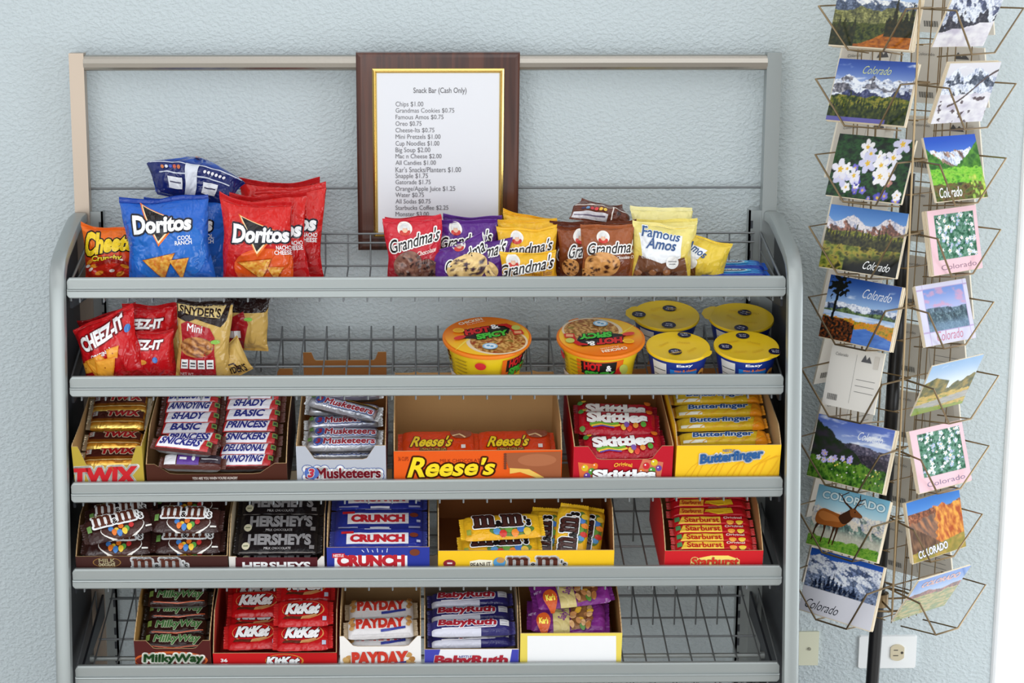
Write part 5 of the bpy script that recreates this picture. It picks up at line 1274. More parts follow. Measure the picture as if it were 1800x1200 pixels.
cup('yellow lidded blue pasta cup in front at the right end of the second shelf', 1312, 607, 115, -0.1, .066, ((.46, .84), (.18, .44), (.93, .34)), -.65, 0)
cup('yellow lidded blue pasta cup behind, its lid over the noodle bowl', 1171, 553, 118, 2.9, .060, ((.48, .26), (.42, .82), (.90, .58)), 3.0, 1)
cup('yellow lidded blue pasta cup behind at the far right corner of the second shelf', 1303, 557, 115, 2.6, .060, ((.52, .32), (.36, .84)), 2.8, 1)

# ================================================================== THIRD SHELF
WHT = (250, 250, 250)
def each(rows, proto, spec, labels, cat, group):
    for (x, y, rot, *rest), lb in zip(spec, labels):
        kw = rest[0] if rest else {}
        rows.put(proto, x, y, lb, cat, group, rot=rot, **kw)
ORD = ['front', 'second', 'third', 'fourth', 'fifth', 'sixth', 'seventh', 'eighth']

# -- gold and brown caramel bars
carton(3, 'candy_carton', 'olive gold open carton of gold wrapped bars at the left end of the third shelf', 'display carton', 118, 249, 785, (190, 164, 62), (186, 148, 98),
       lambda p: (p.T('TWIX', 184, 836, 124, 31, (206, 36, 44), bold=.06, taper=.12, shear=.1, out=[(.0040, (250, 248, 240))]), p.L([(190, 822), (196, 820), (199, 826)], 3, (190, 90, 40))), notch=(136, 232, 820), depth=.20, bh=.100, rise=.085)
def a_twix(A):
    A.rect(.03, .46, .97, 1, (92, 40, 30)); A.rect(.02, .04, .98, .12, (250, 214, 110)); A.rect(.02, .26, .98, .30, (252, 226, 150)); A.rect(.02, .36, .98, .44, (150, 84, 22))
    A.text('TWIX', .60, .72, .62, .34, (200, 34, 40), bold=.06, taper=.1, shear=.15, out=[(.0014, (246, 226, 190))]); A.rect(.05, .55, .13, .8, (226, 226, 220)); A.text('KS', .07, .7, .06, .2, (200, 60, 50)); A.rect(.56, .18, .72, .22, (150, 90, 30))
tw = bar_proto('caramel_bar', .094, .045, .022, lambda u, v: mix((196, 120, 30), (240, 176, 60), .5 + .5 * sin(v * 14)), a_twix, fin=(206, 190, 160), mat=FOIL)
each(Rows(3, .016, .034, 17), tw, [(190, 816, 1), (203, 786, -1), (214, 749, 0), (212, 722, 1)], ['gold caramel bar lowest in the olive carton, partly below its edge', 'gold caramel bar second from the front of the olive carton', 'gold caramel bar third from the front of the olive carton', 'gold caramel bar at the back of the olive carton'], 'candy bar', 'gold caramel bars')

# -- brown peanut bars with words on their labels
carton(3, 'candy_carton', 'dark brown open carton with two columns of word labelled bars', 'display carton', 256, 504, 816, (78, 38, 26), (150, 112, 74),
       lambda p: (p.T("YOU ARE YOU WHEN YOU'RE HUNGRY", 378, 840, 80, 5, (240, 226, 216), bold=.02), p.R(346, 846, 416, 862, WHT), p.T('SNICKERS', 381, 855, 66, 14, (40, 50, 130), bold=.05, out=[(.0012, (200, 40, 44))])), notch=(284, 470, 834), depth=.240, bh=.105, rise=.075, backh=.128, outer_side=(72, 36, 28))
R3 = Rows(3, .016, .036, 16)
def a_word(wd, wide):
    def f(A):
        A.poly([(.02, .06), (.94, .06), (.97, .94), (.05, .94)], (188, 40, 44)); A.poly([(.045, .10), (.80, .10), (.86, .92), (.10, .92)], (238, 236, 244))
        A.text(wd, .45, .52, wide, .58, (40, 46, 134), bold=.04, shear=.28); A.rect(.90, .35, .98, .75, (120, 150, 80)); A.rect(.915, .45, .965, .65, (50, 70, 40))
    return f
words = {}
def word_bar(wd):
    if wd not in words:
        wide = {'DELUSIONAL': .72, 'ANNOYING': .72, 'SHADY': .56, 'BASIC': .52, 'SNICKERS': .70, 'PRINCESS': .70}[wd]
        words[wd] = bar_proto('peanut_bar', .098, .0290, .022, (84, 36, 32), a_word(wd, wide), fin=(96, 54, 44))
    return words[wd]
place3 = ['lowest', 'second up', 'third up', 'fourth up', 'fifth up', 'sixth up', 'seventh up', 'topmost']
for i, (wd, x, y, rot) in enumerate((('ANNOYING', 432, 822, 1), ('DELUSIONAL', 437, 803, 0), ('SNICKERS', 440, 783, 0), ('PRINCESS', 441, 762, 0), ('BASIC', 445, 742, 0), ('SHADY', 446, 724, 0), ('ANNOYING', 448, 706, 0), ('DELUSIONAL', 450, 689, 0))):
    R3.put(word_bar(wd), x, y, 'brown bar labelled %s, %s in the right column of the brown carton' % (wd, place3[i]) if wd != 'SNICKERS' else 'brown bar, third up in the right column of the brown carton', 'candy bar', 'word labelled peanut bars', rot=rot)
def a_back(A): A.rect(.02, .1, .22, .9, (226, 226, 230)); A.rect(.24, .1, .62, .9, (96, 60, 150)); A.rect(.28, .4, .40, .6, WHT); A.ell(.52, .5, .03, .2, WHT); A.rect(.64, .2, .98, .8, (60, 50, 60)); A.rect(.66, .4, .94, .5, (190, 186, 190))
R3.put(bar_proto('peanut_bar', .098, .0290, .022, (84, 40, 34), a_back, fin=(96, 54, 44)), 340, 822, 'brown bar turned back side up at the bottom of the left column', 'candy bar', 'word labelled peanut bars', rot=-3)
for i, (wd, x, y, rot, up) in enumerate((('PRINCESS', 340, 784, 0, 0), ('BASIC', 334, 766, 0, 0), ('SHADY', 338, 747, 0, 0), ('ANNOYING', 340, 729, 0, 0), ('DELUSIONAL', 342, 711, 0, 0), ('SNICKERS', 344, 693, 0, 0))):
    R3.put(word_bar(wd), x, y, ('brown bar labelled %s in the left column of the brown carton' % wd) if wd != 'SNICKERS' else 'brown bar furthest back in the left column, mostly hidden', 'candy bar', 'word labelled peanut bars', rot=rot)
R3.put(word_bar('SNICKERS'), 325, 793, 'brown bar lying askew on top of the left column', 'candy bar', 'word labelled peanut bars', rot=-9)

# -- silver bars
carton(3, 'candy_carton', 'silver grey open carton of silver wrapped bars', 'display carton', 520, 678, 784, (186, 190, 200), (190, 156, 108),
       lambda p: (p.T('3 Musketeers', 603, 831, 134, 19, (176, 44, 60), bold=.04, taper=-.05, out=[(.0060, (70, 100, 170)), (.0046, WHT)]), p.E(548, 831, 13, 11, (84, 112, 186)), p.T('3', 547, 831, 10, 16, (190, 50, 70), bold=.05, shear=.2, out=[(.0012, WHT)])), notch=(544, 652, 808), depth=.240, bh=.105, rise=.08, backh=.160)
def a_musk(A):
    A.rect(.30, .86, .98, 1, (108, 62, 150)); A.text('3 Musketeers', .54, .48, .84, .50, (170, 40, 56), bold=.04, shear=.12, out=[(.0022, (74, 100, 176)), (.0013, (240, 242, 250))]); A.ell(.17, .48, .07, .3, (74, 100, 176)); A.text('3', .17, .48, .06, .40, (180, 46, 60), bold=.05, shear=.2); A.rect(.03, .5, .08, .8, (110, 150, 80))
def a_musk2(A): a_musk(A); A.rect(.5, .86, .98, 1, (222, 190, 60))
sv_ = lambda u, v: mix((150, 154, 164), (206, 208, 216), .5 + .5 * sin(v * 9 + u * 4))
m1 = bar_proto('nougat_bar', .122, .0275, .022, sv_, a_musk, fin=(186, 188, 190), mat=FOIL); m2 = bar_proto('nougat_bar', .122, .0275, .022, sv_, a_musk2, fin=(186, 188, 190), mat=FOIL)
Rm = Rows(3, .016, .040, 17)
MG = 'silver nougat bars'
Rm.put(m2, 602, 807, 'silver bar lowest in the grey carton', 'candy bar', MG, rot=1)
Rm.put(m1, 606, 790, 'silver bar second from the front of the grey carton', 'candy bar', MG, rot=1)
Rm.put(m1, 607, 773, 'silver bar lying third from the front of the grey carton', 'candy bar', MG, rot=0)
Rm.put(m2, 604, 752, 'silver bar half hidden under the slanting one', 'candy bar', MG, rot=3)
Rm.put(m1, 618, 730, 'silver bar behind the slanting one', 'candy bar', MG, rot=-3)
Rm.put(m1, 612, 702, 'silver bar furthest back in the grey carton', 'candy bar', MG, rot=2)
Rm.put(m2, 602, 726, 'silver bar lying slanted across the back of the grey carton', 'candy bar', MG, rot=-19)

# -- peanut butter cups
def a_reese_box(p):
    p.T("Reese's", 796, 820, 150, 34, (252, 222, 40), bold=.03, shear=.28, out=[(.0034, (110, 46, 22))], taper=-.12); p.T('MILK CHOCOLATE', 811, 809, 75, 6, (150, 40, 16), bold=.01); p.T('36 CUPS', 709, 806, 18, 7, (130, 36, 16))
    p.G([(886, 796), (986, 793), (986, 846), (966, 844), (940, 828), (904, 824), (894, 822)], (160, 92, 58)); p.E(944, 808, 34, 11, (176, 108, 72)); p.G([(896, 822), (930, 824), (956, 838), (958, 846), (940, 838), (914, 829), (896, 832)], (240, 196, 96))
    for i in range(7): p.E(888, 798 + i * 4, 2.6, 2.2, (120, 62, 40))
carton(3, 'candy_carton', 'wide orange open carton, its tan back panel bare', 'display carton', 692, 988, 793, (234, 92, 22), (190, 150, 100), a_reese_box, depth=.225, bh=.125, rise=.035)
def a_reese(A):
    A.text("Reese's", .42, .42, .56, .46, (248, 214, 40), bold=.03, shear=.28, out=[(.0018, (96, 40, 22))]); A.rect(.24, .06, .62, .15, (92, 40, 24)); A.text('2 PEANUT BUTTER CUPS', .43, .105, .36, .05, (240, 190, 90)); A.ell(.82, .78, .15, .26, (150, 84, 60)); A.line([(.70, .64), (.80, .70), (.88, .56)], .03, (236, 200, 150)); A.rect(.82, .12, .88, .24, (226, 220, 216))
pr = bar_proto('peanut_butter_cup_pack', .124, .070, .016, (222, 66, 20), a_reese, fin=(222, 70, 26))
Rr = Rows(3, .014, .047, 5)
Rr.put(pr, 766, 786, 'orange pack on the left inside the wide orange carton', 'candy pack', 'orange packs of peanut butter cups')
Rr.put(pr, 911, 785, 'orange pack on the right inside the wide orange carton', 'candy pack', 'orange packs of peanut butter cups', rot=1)

# -- fruit candies
def dots(p, pts):
    for i, (x, y, r_) in enumerate(pts): p.E(x, y, r_, r_, [(220, 190, 40), (80, 160, 60), (110, 70, 160), (230, 120, 40), (210, 40, 50)][i % 5]); p.E(x - r_ * .3, y - r_ * .3, r_ * .25, r_ * .25, (245, 240, 240))
def a_sk_box(p):
    p.G([(1016, 812), (1050, 816), (1052, 846), (1020, 846)], (226, 110, 60)); p.G([(1114, 846), (1130, 806), (1166, 812), (1160, 846)], (214, 120, 90))
    dots(p, [(1028, 822, 6), (1040, 828, 6), (1032, 836, 6), (1046, 818, 5), (1136, 818, 6), (1150, 812, 6), (1146, 826, 6), (1158, 822, 5), (1128, 828, 5)])
    p.T('Original', 1095, 818, 32, 9, (246, 190, 60), bold=.02, arc=.3); p.T('Skittles', 1097, 832, 112, 17, WHT, bold=.06, out=[(.0014, (120, 10, 24))])
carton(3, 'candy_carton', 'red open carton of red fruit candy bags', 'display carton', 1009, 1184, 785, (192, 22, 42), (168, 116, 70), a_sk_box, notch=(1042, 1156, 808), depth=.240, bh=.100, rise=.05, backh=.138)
def a_sk(A):
    A.text('Skittles', .50, .62, .80, .48, WHT, bold=.06, out=[(.0016, (110, 10, 24))]); A.line([(.14, .30), (.26, .36), (.40, .30), (.52, .36)], .05, (110, 170, 60)); A.line([(.16, .24), (.28, .30), (.42, .24), (.54, .29)], .03, (236, 190, 60)); A.line([(.18, .20), (.30, .25), (.46, .2)], .02, (90, 70, 160))
    for i, (x, y) in enumerate(((.58, .22), (.66, .18), (.74, .28), (.84, .32), (.62, .30))): A.ell(x, y, .035, .10, [(226, 180, 60), (220, 60, 50), (226, 150, 60), (90, 160, 60), (120, 80, 160)][i])
    A.ell(.04, .85, .03, .12, (70, 150, 60)); A.ell(.08, .93, .03, .1, (230, 190, 50)); A.ell(.92, .86, .04, .12, (230, 120, 40)); A.ell(.05, .12, .03, .08, (100, 150, 70))
sk = bar_proto('fruit_candy_bag', .132, .058, .020, lambda u, v: mix((170, 14, 36), (196, 24, 46), v), a_sk, fin=(150, 20, 36), flat=2.6)
Rs = Rows(3, .014, .034, 16); SG = 'red fruit candy bags'
Rs.put(sk, 1092, 781, 'red fruit candy bag under the frontmost one in the red carton', 'candy bag', SG, rot=0)
Rs.put(sk, 1096, 794, 'frontmost red fruit candy bag, just above the cut edge of the red carton', 'candy bag', SG, rot=3)
Rs.put(sk, 1081, 738, 'red fruit candy bag furthest back in the red carton', 'candy bag', SG, rot=-3)
Rs.put(sk, 1083, 753, 'red fruit candy bag lying on top at the back with its rainbow showing', 'candy bag', SG, rot=-3)

# -- yellow bars
def a_bf_box(p):
    for i in range(16):
        x = 1196 + i * 12; p.L([(x, 846), (x + 20, 820 - 6 * (i % 3)), (x + 50, 800)], 1.2, (236, 176, 36))
    p.T('Butterfinger', 1286, 803, 116, 22, (44, 92, 150), bold=.05, rot=.10, shear=.1, out=[(.0024, (236, 240, 246))]); p.T('NESTLE', 1281, 791, 22, 5, (60, 100, 160), bold=.02)
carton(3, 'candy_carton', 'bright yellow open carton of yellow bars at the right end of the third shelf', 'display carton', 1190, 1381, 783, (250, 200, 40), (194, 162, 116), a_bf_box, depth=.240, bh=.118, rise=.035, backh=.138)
def a_bf(A):
    A.text('Butterfinger', .50, .58, .70, .52, (44, 86, 150), bold=.03, shear=.16, out=[(.0014, (230, 236, 244))]); A.rect(.03, .08, .30, .22, (240, 238, 220)); A.poly([(.86, .0), (1, 0), (1, 1), (.92, 1)], (240, 150, 30))
    for i in range(6): A.line([(.1 + .15 * i, .1), (.2 + .15 * i, .3)], .008, (230, 170, 40))
bf = bar_proto('yellow_candy_bar', .150, .0295, .020, lambda u, v: mix((226, 186, 40), (246, 208, 56), v), a_bf, fin=(240, 160, 40))
Rb = Rows(3, .016, .046, 15)
each(Rb, bf, [(1266, 780, 2), (1262, 754, 2), (1260, 731, 2), (1256, 709, 1)], ['yellow bar lowest in the yellow carton', 'yellow bar second from the front of the yellow carton', 'yellow bar third from the front of the yellow carton', 'yellow bar furthest back in the yellow carton'], 'candy bar', 'yellow candy bars')

# ================================================================== FOURTH SHELF
def a_mb_box(p):
    p.E(188, 988, 26, 9, (150, 110, 60)); p.E(188, 988, 24, 8, (74, 46, 36)); p.T('MILK', 188, 985, 30, 7, (240, 226, 180), bold=.03); p.T('CHOCOLATE', 188, 992, 30, 5, (240, 226, 180), bold=.02)
    p.M(282, 990, 100, 17, (96, 50, 38), out=[(.0040, WHT)], amp=(30, 20, 18))
carton(4, 'candy_carton', 'dark brown open carton of brown candy bags at the left of the fourth shelf', 'display carton', 122, 400, 978, (70, 38, 34), (150, 108, 66), a_mb_box, depth=.23, bh=.100, rise=.065)
def a_mb(A):
    A.ell(.54, .28, .34, .34, (236, 232, 226)); A.ell(.54, .30, .33, .32, (70, 38, 32))
    for i, (x, y) in enumerate(((.36, .30), (.44, .22), (.52, .32), (.60, .20), (.68, .28), (.56, .14), (.48, .12), (.40, .16))): A.ell(x, y, .040, .09, [(70, 130, 200), (240, 200, 60), (230, 120, 40), (90, 160, 70), (200, 50, 50), (240, 200, 60), (70, 130, 200), (230, 120, 40)][i]); 
    A.mm(.50, .66, .74, .48, (96, 50, 38), out=[(.0036, WHT)], amp=(40, 20, 16)); A.text('MILK', .2, .93, .14, .09, (200, 180, 110), bold=.03); A.rect(.03, .3, .08, .55, (110, 150, 80)); A.rect(.88, .1, .96, .14, (230, 226, 220))
mb_ = bar_proto('chocolate_candy_bag', .110, .056, .020, lambda u, v: mix((52, 28, 26), (66, 36, 32), v), a_mb, fin=(60, 36, 32), flat=2.6)
R4 = Rows(4, .014, .028, 18); MG4 = 'brown chocolate candy bags'
sp4 = [(204, 978, 1, 0), (338, 978, 0, 0), (336, 958, 0, .006), (206, 961, 2, .008), (208, 932, 18, .012), (336, 922, -1, .010), (206, 914, 10, .008), (334, 892, 0, .010), (204, 886, 3, .006)]
lb4 = ['lowest of the left column', 'lowest of the right column', 'second up in the right column', 'on top at the front of the left column', 'tilted up to the right in the left column', 'with the large clear lettering in the right column', 'tilted and partly covered in the left column', 'at the back of the right column', 'at the back of the left column']
pl4 = list(zip(sp4, lb4))
for (x, y, r_, up), lb in pl4[:2] + sorted(pl4[2:], key=lambda q: q[0][1]): R4.put(mb_, x, y, 'brown candy bag ' + lb, 'candy bag', MG4, rot=r_)

carton(4, 'candy_carton', 'pale grey and maroon open carton of black wrapped bars', 'display carton', 402, 570, 978, (226, 222, 216), (196, 178, 150),
       lambda p: (p.R(414, 979, 558, 1004, (84, 30, 36)), p.T('HERSHEYS', 486, 994, 120, 14, WHT, bold=.04)), notch=(424, 556, 1000), depth=.22, bh=.105, rise=.06)
def a_her(A):
    A.rect(.02, .03, .98, .05, (120, 112, 106)); A.text("HERSHEY'S", .52, .58, .80, .52, (158, 156, 158), bold=.055); A.text('MILK CHOCOLATE', .5, .18, .34, .10, (200, 196, 196), bold=.02); A.ell(.10, .28, .05, .16, (226, 220, 190)); A.rect(.07, .26, .13, .30, (110, 120, 80)); A.rect(.90, .14, .96, .30, (140, 136, 136))
he = bar_proto('dark_chocolate_bar', .136, .052, .014, (30, 26, 28), a_her, fin=(40, 36, 36), flat=7)
Rh = Rows(4, .020, .034, 17)
each(Rh, he, [(488, 984, 0), (488, 961, 0), (491, 929, 0), (494, 895, 0)], ['black wrapped bar lowest, under the edge of the maroon and grey carton', 'black wrapped bar second from the front, silver lettering', 'black wrapped bar third from the front, silver lettering', 'black wrapped bar furthest back under the shelf lip'], 'chocolate bar', 'black wrapped chocolate bars')

def a_cr_box(p):
    p.R(588, 976, 716, 1010, WHT); p.T('CRUNCH', 652, 985, 120, 21, (196, 40, 50), bold=.07); p.R(584, 972, 606, 980, (206, 40, 46)); p.T('NESTLE', 595, 976, 18, 5, WHT, bold=.02)
    for i in range(6): p.L([(640 + i * 8, 970), (636 + i * 9, 966 - 3 * (i % 2))], 1.4, (220, 226, 240))
    p.E(729, 970, 9, 6, (120, 60, 40))
carton(4, 'candy_carton', 'blue open carton with red lettered white band, full of blue bars', 'display carton', 574, 755, 962, (44, 58, 156), (190, 156, 112), a_cr_box, depth=.22, bh=.108, rise=.055)
def a_cr(A):
    A.rect(.14, .26, .84, .74, (240, 240, 244)); A.text('CRUNCH', .49, .50, .62, .34, (196, 40, 52), bold=.07); A.rect(.08, .70, .22, .80, (200, 40, 46)); A.rect(.34, .88, .64, .92, (200, 206, 230)); A.rect(.40, .06, .62, .12, (226, 228, 240)); A.rect(.84, .08, .97, .14, (150, 156, 200)); A.rect(.04, .08, .26, .12, (150, 156, 200)); A.ell(.90, .62, .05, .10, (120, 56, 40)); A.rect(.93, .3, .97, .4, (190, 196, 220))
cr_ = bar_proto('crisp_chocolate_bar', .152, .054, .014, (42, 54, 150), a_cr, fin=(60, 70, 150), flat=7)
Rc = Rows(4, .014, .040, 17)
each(Rc, cr_, [(660, 966, 0), (660, 956, 0), (658, 921, 0), (662, 885, 0)], ['blue bar lowest in the blue carton', 'blue bar second from the front of the blue carton', 'blue bar with its whole white band showing in the blue carton', 'blue bar furthest back in the blue carton'], 'chocolate bar', 'blue crisp chocolate bars')

def a_pn_box(p):
    p.E(790, 990, 11, 7, (150, 40, 50)); p.R(786, 988, 795, 991, (240, 220, 220)); p.G([(826, 986), (842, 983), (866, 984), (866, 996), (826, 1000)], (250, 244, 220)); p.T('PEANUT', 845, 992, 36, 8, (60, 40, 30), bold=.02, rot=.06); p.E(878, 988, 11, 9, (90, 160, 210)); p.E(880, 984, 7, 5, (200, 150, 90))
    p.M(944, 988, 104, 19, (92, 46, 34), out=[(.0036, WHT)], amp=(24, 20, 20))
carton(4, 'candy_carton', 'wide yellow open carton of yellow peanut candy bags', 'display carton', 770, 1080, 968, (250, 200, 36), (150, 92, 48), a_pn_box, depth=.23, bh=.120, rise=.05)
def a_pn(A):
    A.ell(.62, .25, .30, .20, (96, 130, 60)); 
    for i, (x, y) in enumerate(((.42, .22), (.50, .14), (.58, .26), (.66, .14), (.74, .24), (.82, .16))): A.ell(x, y, .05, .11, [(90, 150, 200), (210, 60, 50), (110, 160, 70), (240, 140, 50), (70, 120, 190), (230, 190, 60)][i])
    A.mm(.50, .60, .74, .50, (70, 38, 34), out=[(.0034, WHT), (.0016, (24, 20, 20))], amp=(24, 20, 20)); A.text('PEANUT', .24, .93, .2, .07, (90, 60, 30), bold=.02); A.rect(.03, .12, .08, .3, (150, 160, 60))
pn = bar_proto('peanut_candy_bag', .130, .056, .020, lambda u, v: mix((236, 176, 34), (250, 200, 44), v), a_pn, fin=(250, 198, 44), flat=2.6)
Rp = Rows(4, .016, .034, 18); PG = 'yellow peanut candy bags'
Rp.put(pn, 878, 966, 'yellow peanut candy bag at the front left of the wide yellow carton', 'candy bag', PG, rot=3)
Rp.put(pn, 882, 934, 'yellow peanut candy bag lying behind the front left one', 'candy bag', PG, rot=4)
pv = bar_proto('peanut_candy_bag', .100, .056, .020, lambda u, v: mix((236, 176, 34), (250, 200, 44), v), a_pn, fin=(250, 198, 44), flat=2.6)
Rv = Rows(4, .036, .010, 38)
Rv.put(pv, 958, 950, 'yellow peanut candy bag standing on end at the middle of the wide yellow carton', 'candy bag', PG, rot=86)
Rv.put(pv, 1004, 944, 'yellow peanut candy bag on end with its lettering running up, right of the middle', 'candy bag', PG, rot=82)
Rv.put(pv, 1048, 948, 'yellow peanut candy bag squeezed on end against the right side panel', 'candy bag', PG, rot=80)

def a_sb_box(p):
    p.G([(1214, 985), (1230, 980), (1250, 976), (1280, 976), (1300, 983), (1300, 1004), (1214, 1004)], (250, 220, 110)); p.T('Starburst', 1257, 987, 84, 15, (214, 50, 36), bold=.04, arc=.06, out=[(.0014, (252, 232, 150))])
carton(4, 'candy_carton', 'red open carton of red chewy fruit sticks near the right end of the fourth shelf', 'display carton', 1169, 1342, 968, (206, 30, 38), (178, 132, 84), a_sb_box, depth=.22, bh=.112, rise=.075)
def a_sb(A):
    A.poly([(.06, .10), (.62, .10), (.62, .92), (.12, .92)], (246, 200, 70)); A.text('Starburst', .37, .50, .46, .62, (196, 40, 36), bold=.03); A.text('Original', .78, .66, .24, .34, (250, 230, 220), bold=.02); A.rect(.02, .3, .08, .8, (80, 140, 90)); A.ell(.74, .2, .05, .14, (240, 160, 60)); A.ell(.86, .2, .05, .14, (240, 200, 60))
sb = bar_proto('fruit_stick', .132, .0198, .020, (200, 26, 36), a_sb, fin=(206, 60, 60), flat=8)
def a_sb2(A): A.poly([(.10, .1), (.42, .1), (.44, .8), (.12, .8)], (240, 170, 60)); A.text('Starburst', .27, .45, .26, .5, (190, 50, 36), bold=.03); A.poly([(.44, .3), (.62, .1), (.82, .2), (.80, .8), (.64, .7), (.46, .6)], (236, 190, 40)); A.rect(.5, .86, .75, .96, (240, 236, 230))
sb2 = bar_proto('fruit_stick', .132, .0198, .020, (190, 24, 36), a_sb2, fin=(206, 60, 60), flat=8)
Rst = Rows(4, .014, .040, 18); STG = 'red chewy fruit sticks'
for i, (x, y) in enumerate(((1254, 971), (1253, 957), (1252, 942), (1250, 927))): Rst.put(sb, x, y, 'red fruit stick with yellow name panel, %s row from the front of the red carton' % ORD[i] if i else 'red fruit stick lowest, half below the edge of the red carton', 'candy', STG)
for i, (x, y) in enumerate(((1244, 911), (1248, 896), (1245, 882))): Rst.put(sb2, x, y, 'red fruit stick showing its yellow swirl, ' + ['nearest', 'middle', 'furthest'][i] + ' of the back three', 'candy', STG)

# ================================================================== FIFTH SHELF
carton(5, 'candy_carton', 'maroon open carton of dark bars with green lettering, leftmost on the bottom shelf', 'display carton', 235, 369, 1126, (82, 28, 26), (176, 132, 70),
       lambda p: (p.E(300, 1160, 66, 16, (196, 90, 40)), p.E(300, 1161, 62, 13, (100, 36, 30)), p.T('MilkyWay', 305, 1158, 106, 19, (60, 110, 60), bold=.05, shear=.12, out=[(.0032, (250, 250, 240))])), notch=(262, 350, 1140), depth=.21, bh=.115, rise=.085)
def a_mw(A): A.text('MilkyWay', .54, .50, .76, .62, (78, 128, 72), bold=.025, shear=.15, out=[(.0009, (196, 200, 170))]); A.rect(.03, .4, .09, .8, (130, 160, 80)); A.line([(.1, .12), (.5, .06), (.95, .14)], .012, (200, 90, 50)); A.text('the original', .3, .93, .3, .1, (90, 110, 70)); A.rect(.66, .90, .96, 1, (190, 190, 180))
mw = bar_proto('malt_bar', .104, .036, .022, lambda u, v: mix((44, 22, 20), (58, 28, 24), v), a_mw, fin=(50, 40, 32))
each(Rows(5, .014, .040, 15), mw, [(310, 1138, 0), (313, 1112, 2), (322, 1084, 2), (325, 1060, 1), (326, 1036, 0)], ['dark bar with green lettering lowest in the maroon carton', 'dark green lettered bar second from the front of the maroon carton', 'dark green lettered bar third from the front of the maroon carton', 'dark green lettered bar fourth from the front of the maroon carton', 'dark green lettered bar furthest back in the maroon carton'], 'candy bar', 'dark malt bars')

carton(5, 'candy_carton', 'wide bright red open carton of red wafer bars', 'display carton', 374, 592, 1148, (200, 24, 28), (190, 60, 50),
       lambda p: (p.E(500, 1161, 34, 12, (226, 150, 60)), p.E(499, 1161, 32, 11, (200, 24, 28)), p.T('KitKat', 498, 1161, 58, 15, WHT, bold=.06, shear=.2, out=[(.0012, (90, 16, 18))]), p.T('36', 394, 1160, 12, 6, WHT, bold=.03), p.T('BARS', 394, 1168, 14, 5, WHT, bold=.02)), depth=.22, bh=.112, rise=.05)
def a_kk(A):
    A.ell(.50, .54, .42, .36, (226, 150, 90)); A.ell(.495, .545, .40, .335, (196, 22, 28)); A.text('KitKat', .50, .56, .66, .42, WHT, bold=.07, shear=.25, out=[(.0013, (80, 16, 18))]); A.poly([(.10, .20), (.45, .16), (.48, .26), (.14, .28)], (96, 40, 26)); A.poly([(.45, .16), (.78, .26), (.76, .34), (.48, .26)], (206, 150, 96)); A.rect(.88, .10, .95, .24, (180, 190, 210))
kk = bar_proto('wafer_bar', .087, .060, .016, lambda u, v: mix((186, 18, 24), (204, 26, 30), v), a_kk, fin=(200, 40, 40), flat=6)
Rk = Rows(5, .014, .036, 15); KG = 'red wafer bars'
for i, (x, y, r_, up) in enumerate(((452, 1050, 2, .004), (452, 1068, 2, .008), (450, 1094, 0, .002), (446, 1124, 3, .008))): Rk.put(kk, x, y, 'red wafer bar in the left column, %s from the front' % ORD[3 - i] if i < 3 else 'red wafer bar at the front of the left column', 'wafer bar', KG, rot=r_)
for i, (x, y, r_, up) in enumerate(((542, 1126, 2, .004), (545, 1084, 2, .006), (550, 1042, 1, .006))): Rk.put(kk, x, y, 'red wafer bar in the right column, %s from the front' % ORD[i] if i else 'red wafer bar at the front of the right column', 'wafer bar', KG, rot=r_)

def nuts(p, pts):
    for i, (x, y) in enumerate(pts): p.E(x, y, 6.5, 4.6, [(196, 150, 90), (176, 124, 66), (210, 168, 104)][i % 3], rot=i)
carton(5, 'candy_carton', 'white open carton of nutty bars with red lettering', 'display carton', 597, 740, 1118, (244, 240, 236), (186, 150, 104),
       lambda p: (nuts(p, [(614, 1156), (616, 1164), (608, 1160), (718, 1150), (724, 1158), (718, 1164), (726, 1166)]), p.T('PAYDAY', 668, 1156, 100, 24, (206, 60, 44), bold=.07, taper=.08, out=[(.0014, WHT)]), p.L([(640, 1172), (714, 1162)], 3, (50, 60, 140))), notch=(612, 726, 1136), depth=.22, bh=.118, rise=.05)
def a_pd(A):
    A.text('PAYDAY', .50, .60, .76, .60, (200, 54, 42), bold=.07, taper=.06, out=[(.0008, WHT)]); A.poly([(.50, .14), (.88, .26), (.88, .36), (.50, .24)], (56, 66, 150)); A.rect(.06, .02, .94, .08, (200, 196, 196))
    for i in range(4): A.ell(.06 + .02 * (i % 2), .35 + i * .15, .035, .1, [(196, 150, 90), (176, 124, 66)][i % 2]); A.ell(.92 + .02 * (i % 2), .45 + i * .13, .03, .1, [(196, 150, 90), (176, 124, 66)][i % 2])
pd_ = bar_proto('peanut_caramel_bar', .112, .044, .024, lambda u, v: mix((214, 210, 210), (244, 242, 242), v), a_pd, fin=(200, 180, 150), flat=2.6)
each(Rows(5, .016, .048, 14), pd_, [(664, 1136, 2), (668, 1114, 3), (668, 1083, 2)], ['white bar with red lettering lowest in the white carton', 'white bar with red lettering in the middle of the white carton', 'white bar with red lettering furthest back in the white carton'], 'candy bar', 'white nutty bars')

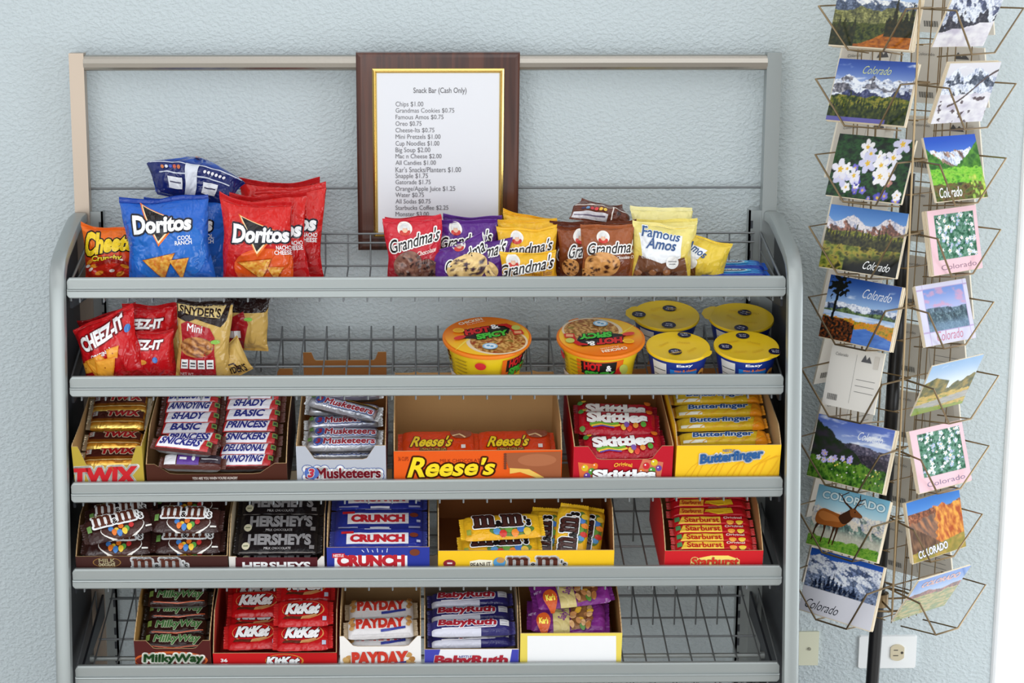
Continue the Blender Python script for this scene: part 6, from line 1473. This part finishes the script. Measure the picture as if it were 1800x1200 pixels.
carton(5, 'candy_carton', 'white and blue open carton of dark blue bars', 'display carton', 746, 912, 1141, (240, 240, 244), (176, 160, 140),
       lambda p: (p.G([(746, 1176), (746, 1141), (774, 1141), (764, 1176)], (70, 72, 176)), p.G([(894, 1176), (900, 1141), (912, 1141), (912, 1176)], (70, 72, 176)), p.T('NESTLE', 818, 1154, 22, 5, (60, 70, 150), bold=.02), p.T('BabyRuth', 828, 1161, 130, 20, (176, 40, 56), bold=.05, shear=.15, out=[(.0008, WHT)]), p.L([(778, 1178), (888, 1173)], 3, (190, 70, 80))), depth=.22, bh=.118, rise=.05)
def a_br(A):
    A.rect(.0, .0, .62, .24, (206, 206, 220)); A.text('BabyRuth', .45, .56, .74, .56, (170, 38, 52), bold=.05, shear=.15, out=[(.0014, (236, 236, 246))]); A.line([(.12, .24), (.80, .30), (.82, .42)], .014, (236, 232, 240)); A.rect(.86, .36, .97, .74, (214, 214, 220)); A.rect(.88, .45, .95, .47, (120, 120, 130)); A.rect(.88, .6, .95, .62, (120, 120, 130))
br_ = bar_proto('nut_roll_bar', .136, .035, .024, lambda u, v: mix((40, 36, 96), (58, 54, 130), v), a_br, fin=(60, 56, 120), flat=2.8)
each(Rows(5, .016, .044, 14), br_, [(822, 1133, 1), (822, 1113, 1), (826, 1090, 2), (822, 1064, 2)], ['dark blue bar lowest in the white and blue carton', 'dark blue bar second from the front of the white and blue carton', 'dark blue bar third from the front of the white and blue carton', 'dark blue bar furthest back in the white and blue carton'], 'candy bar', 'dark blue nut bars')

carton(5, 'snack_carton', 'kraft open carton with yellow edged blank white front, purple bags inside', 'display carton', 915, 1094, 1113, (238, 216, 96), (176, 128, 74), lambda p: p.R(927, 1117, 1083, 1182, (246, 246, 246)), depth=.22, bh=.118, rise=.06, outer_side=(196, 170, 110))
def a_tm(A):
    A.poly([(.30, .0), (.52, .0), (.50, 1), (.26, 1)], (214, 196, 130)); A.text('Sweet', .40, .64, .16, .26, (130, 50, 140), bold=.02, rot=1.1); A.text('Salty', .44, .36, .14, .22, (130, 50, 140), bold=.02, rot=1.1)
    rnd = random.Random(5)
    A.poly([(.54, .04), (.80, .10), (.84, .60), (.70, .92), (.52, .86)], (150, 104, 64))
    for i in range(30): A.ell(rnd.uniform(.54, .80), rnd.uniform(.10, .80), .032, .075, [(186, 130, 80), (206, 160, 110), (120, 70, 44), (60, 90, 170), (230, 180, 60), (90, 140, 60), (170, 110, 60)][i % 7], rot=rnd.uniform(0, 3))
    A.rect(.66, .66, .74, .86, (226, 214, 196)); A.ell(.17, .16, .09, .17, (206, 90, 40)); A.text("Kar's", .17, .16, .12, .12, (250, 230, 90), bold=.05); A.text('NET WT', .05, .3, .06, .06, (210, 190, 220)); A.ell(.10, .62, .03, .08, (80, 30, 90))
tm = bar_proto('trail_mix_bag', .128, .078, .026, lambda u, v: mix((126, 44, 130), (146, 56, 150), v), a_tm, fin=(120, 46, 128), flat=2.2, mat=FILM)
Rt = Rows(5, .016, .060, 15)
Rt.put(tm, 998, 1092, 'purple trail mix bag at the front of the white fronted carton', 'snack bag', 'purple trail mix bags', rot=-3)
Rt.put(tm, 1006, 1046, 'purple trail mix bag behind, slanting up to the right', 'snack bag', 'purple trail mix bags', rot=8)

for o in bpy.data.objects:
    for q in ('used', 'size'):
        if q in o: del o[q]
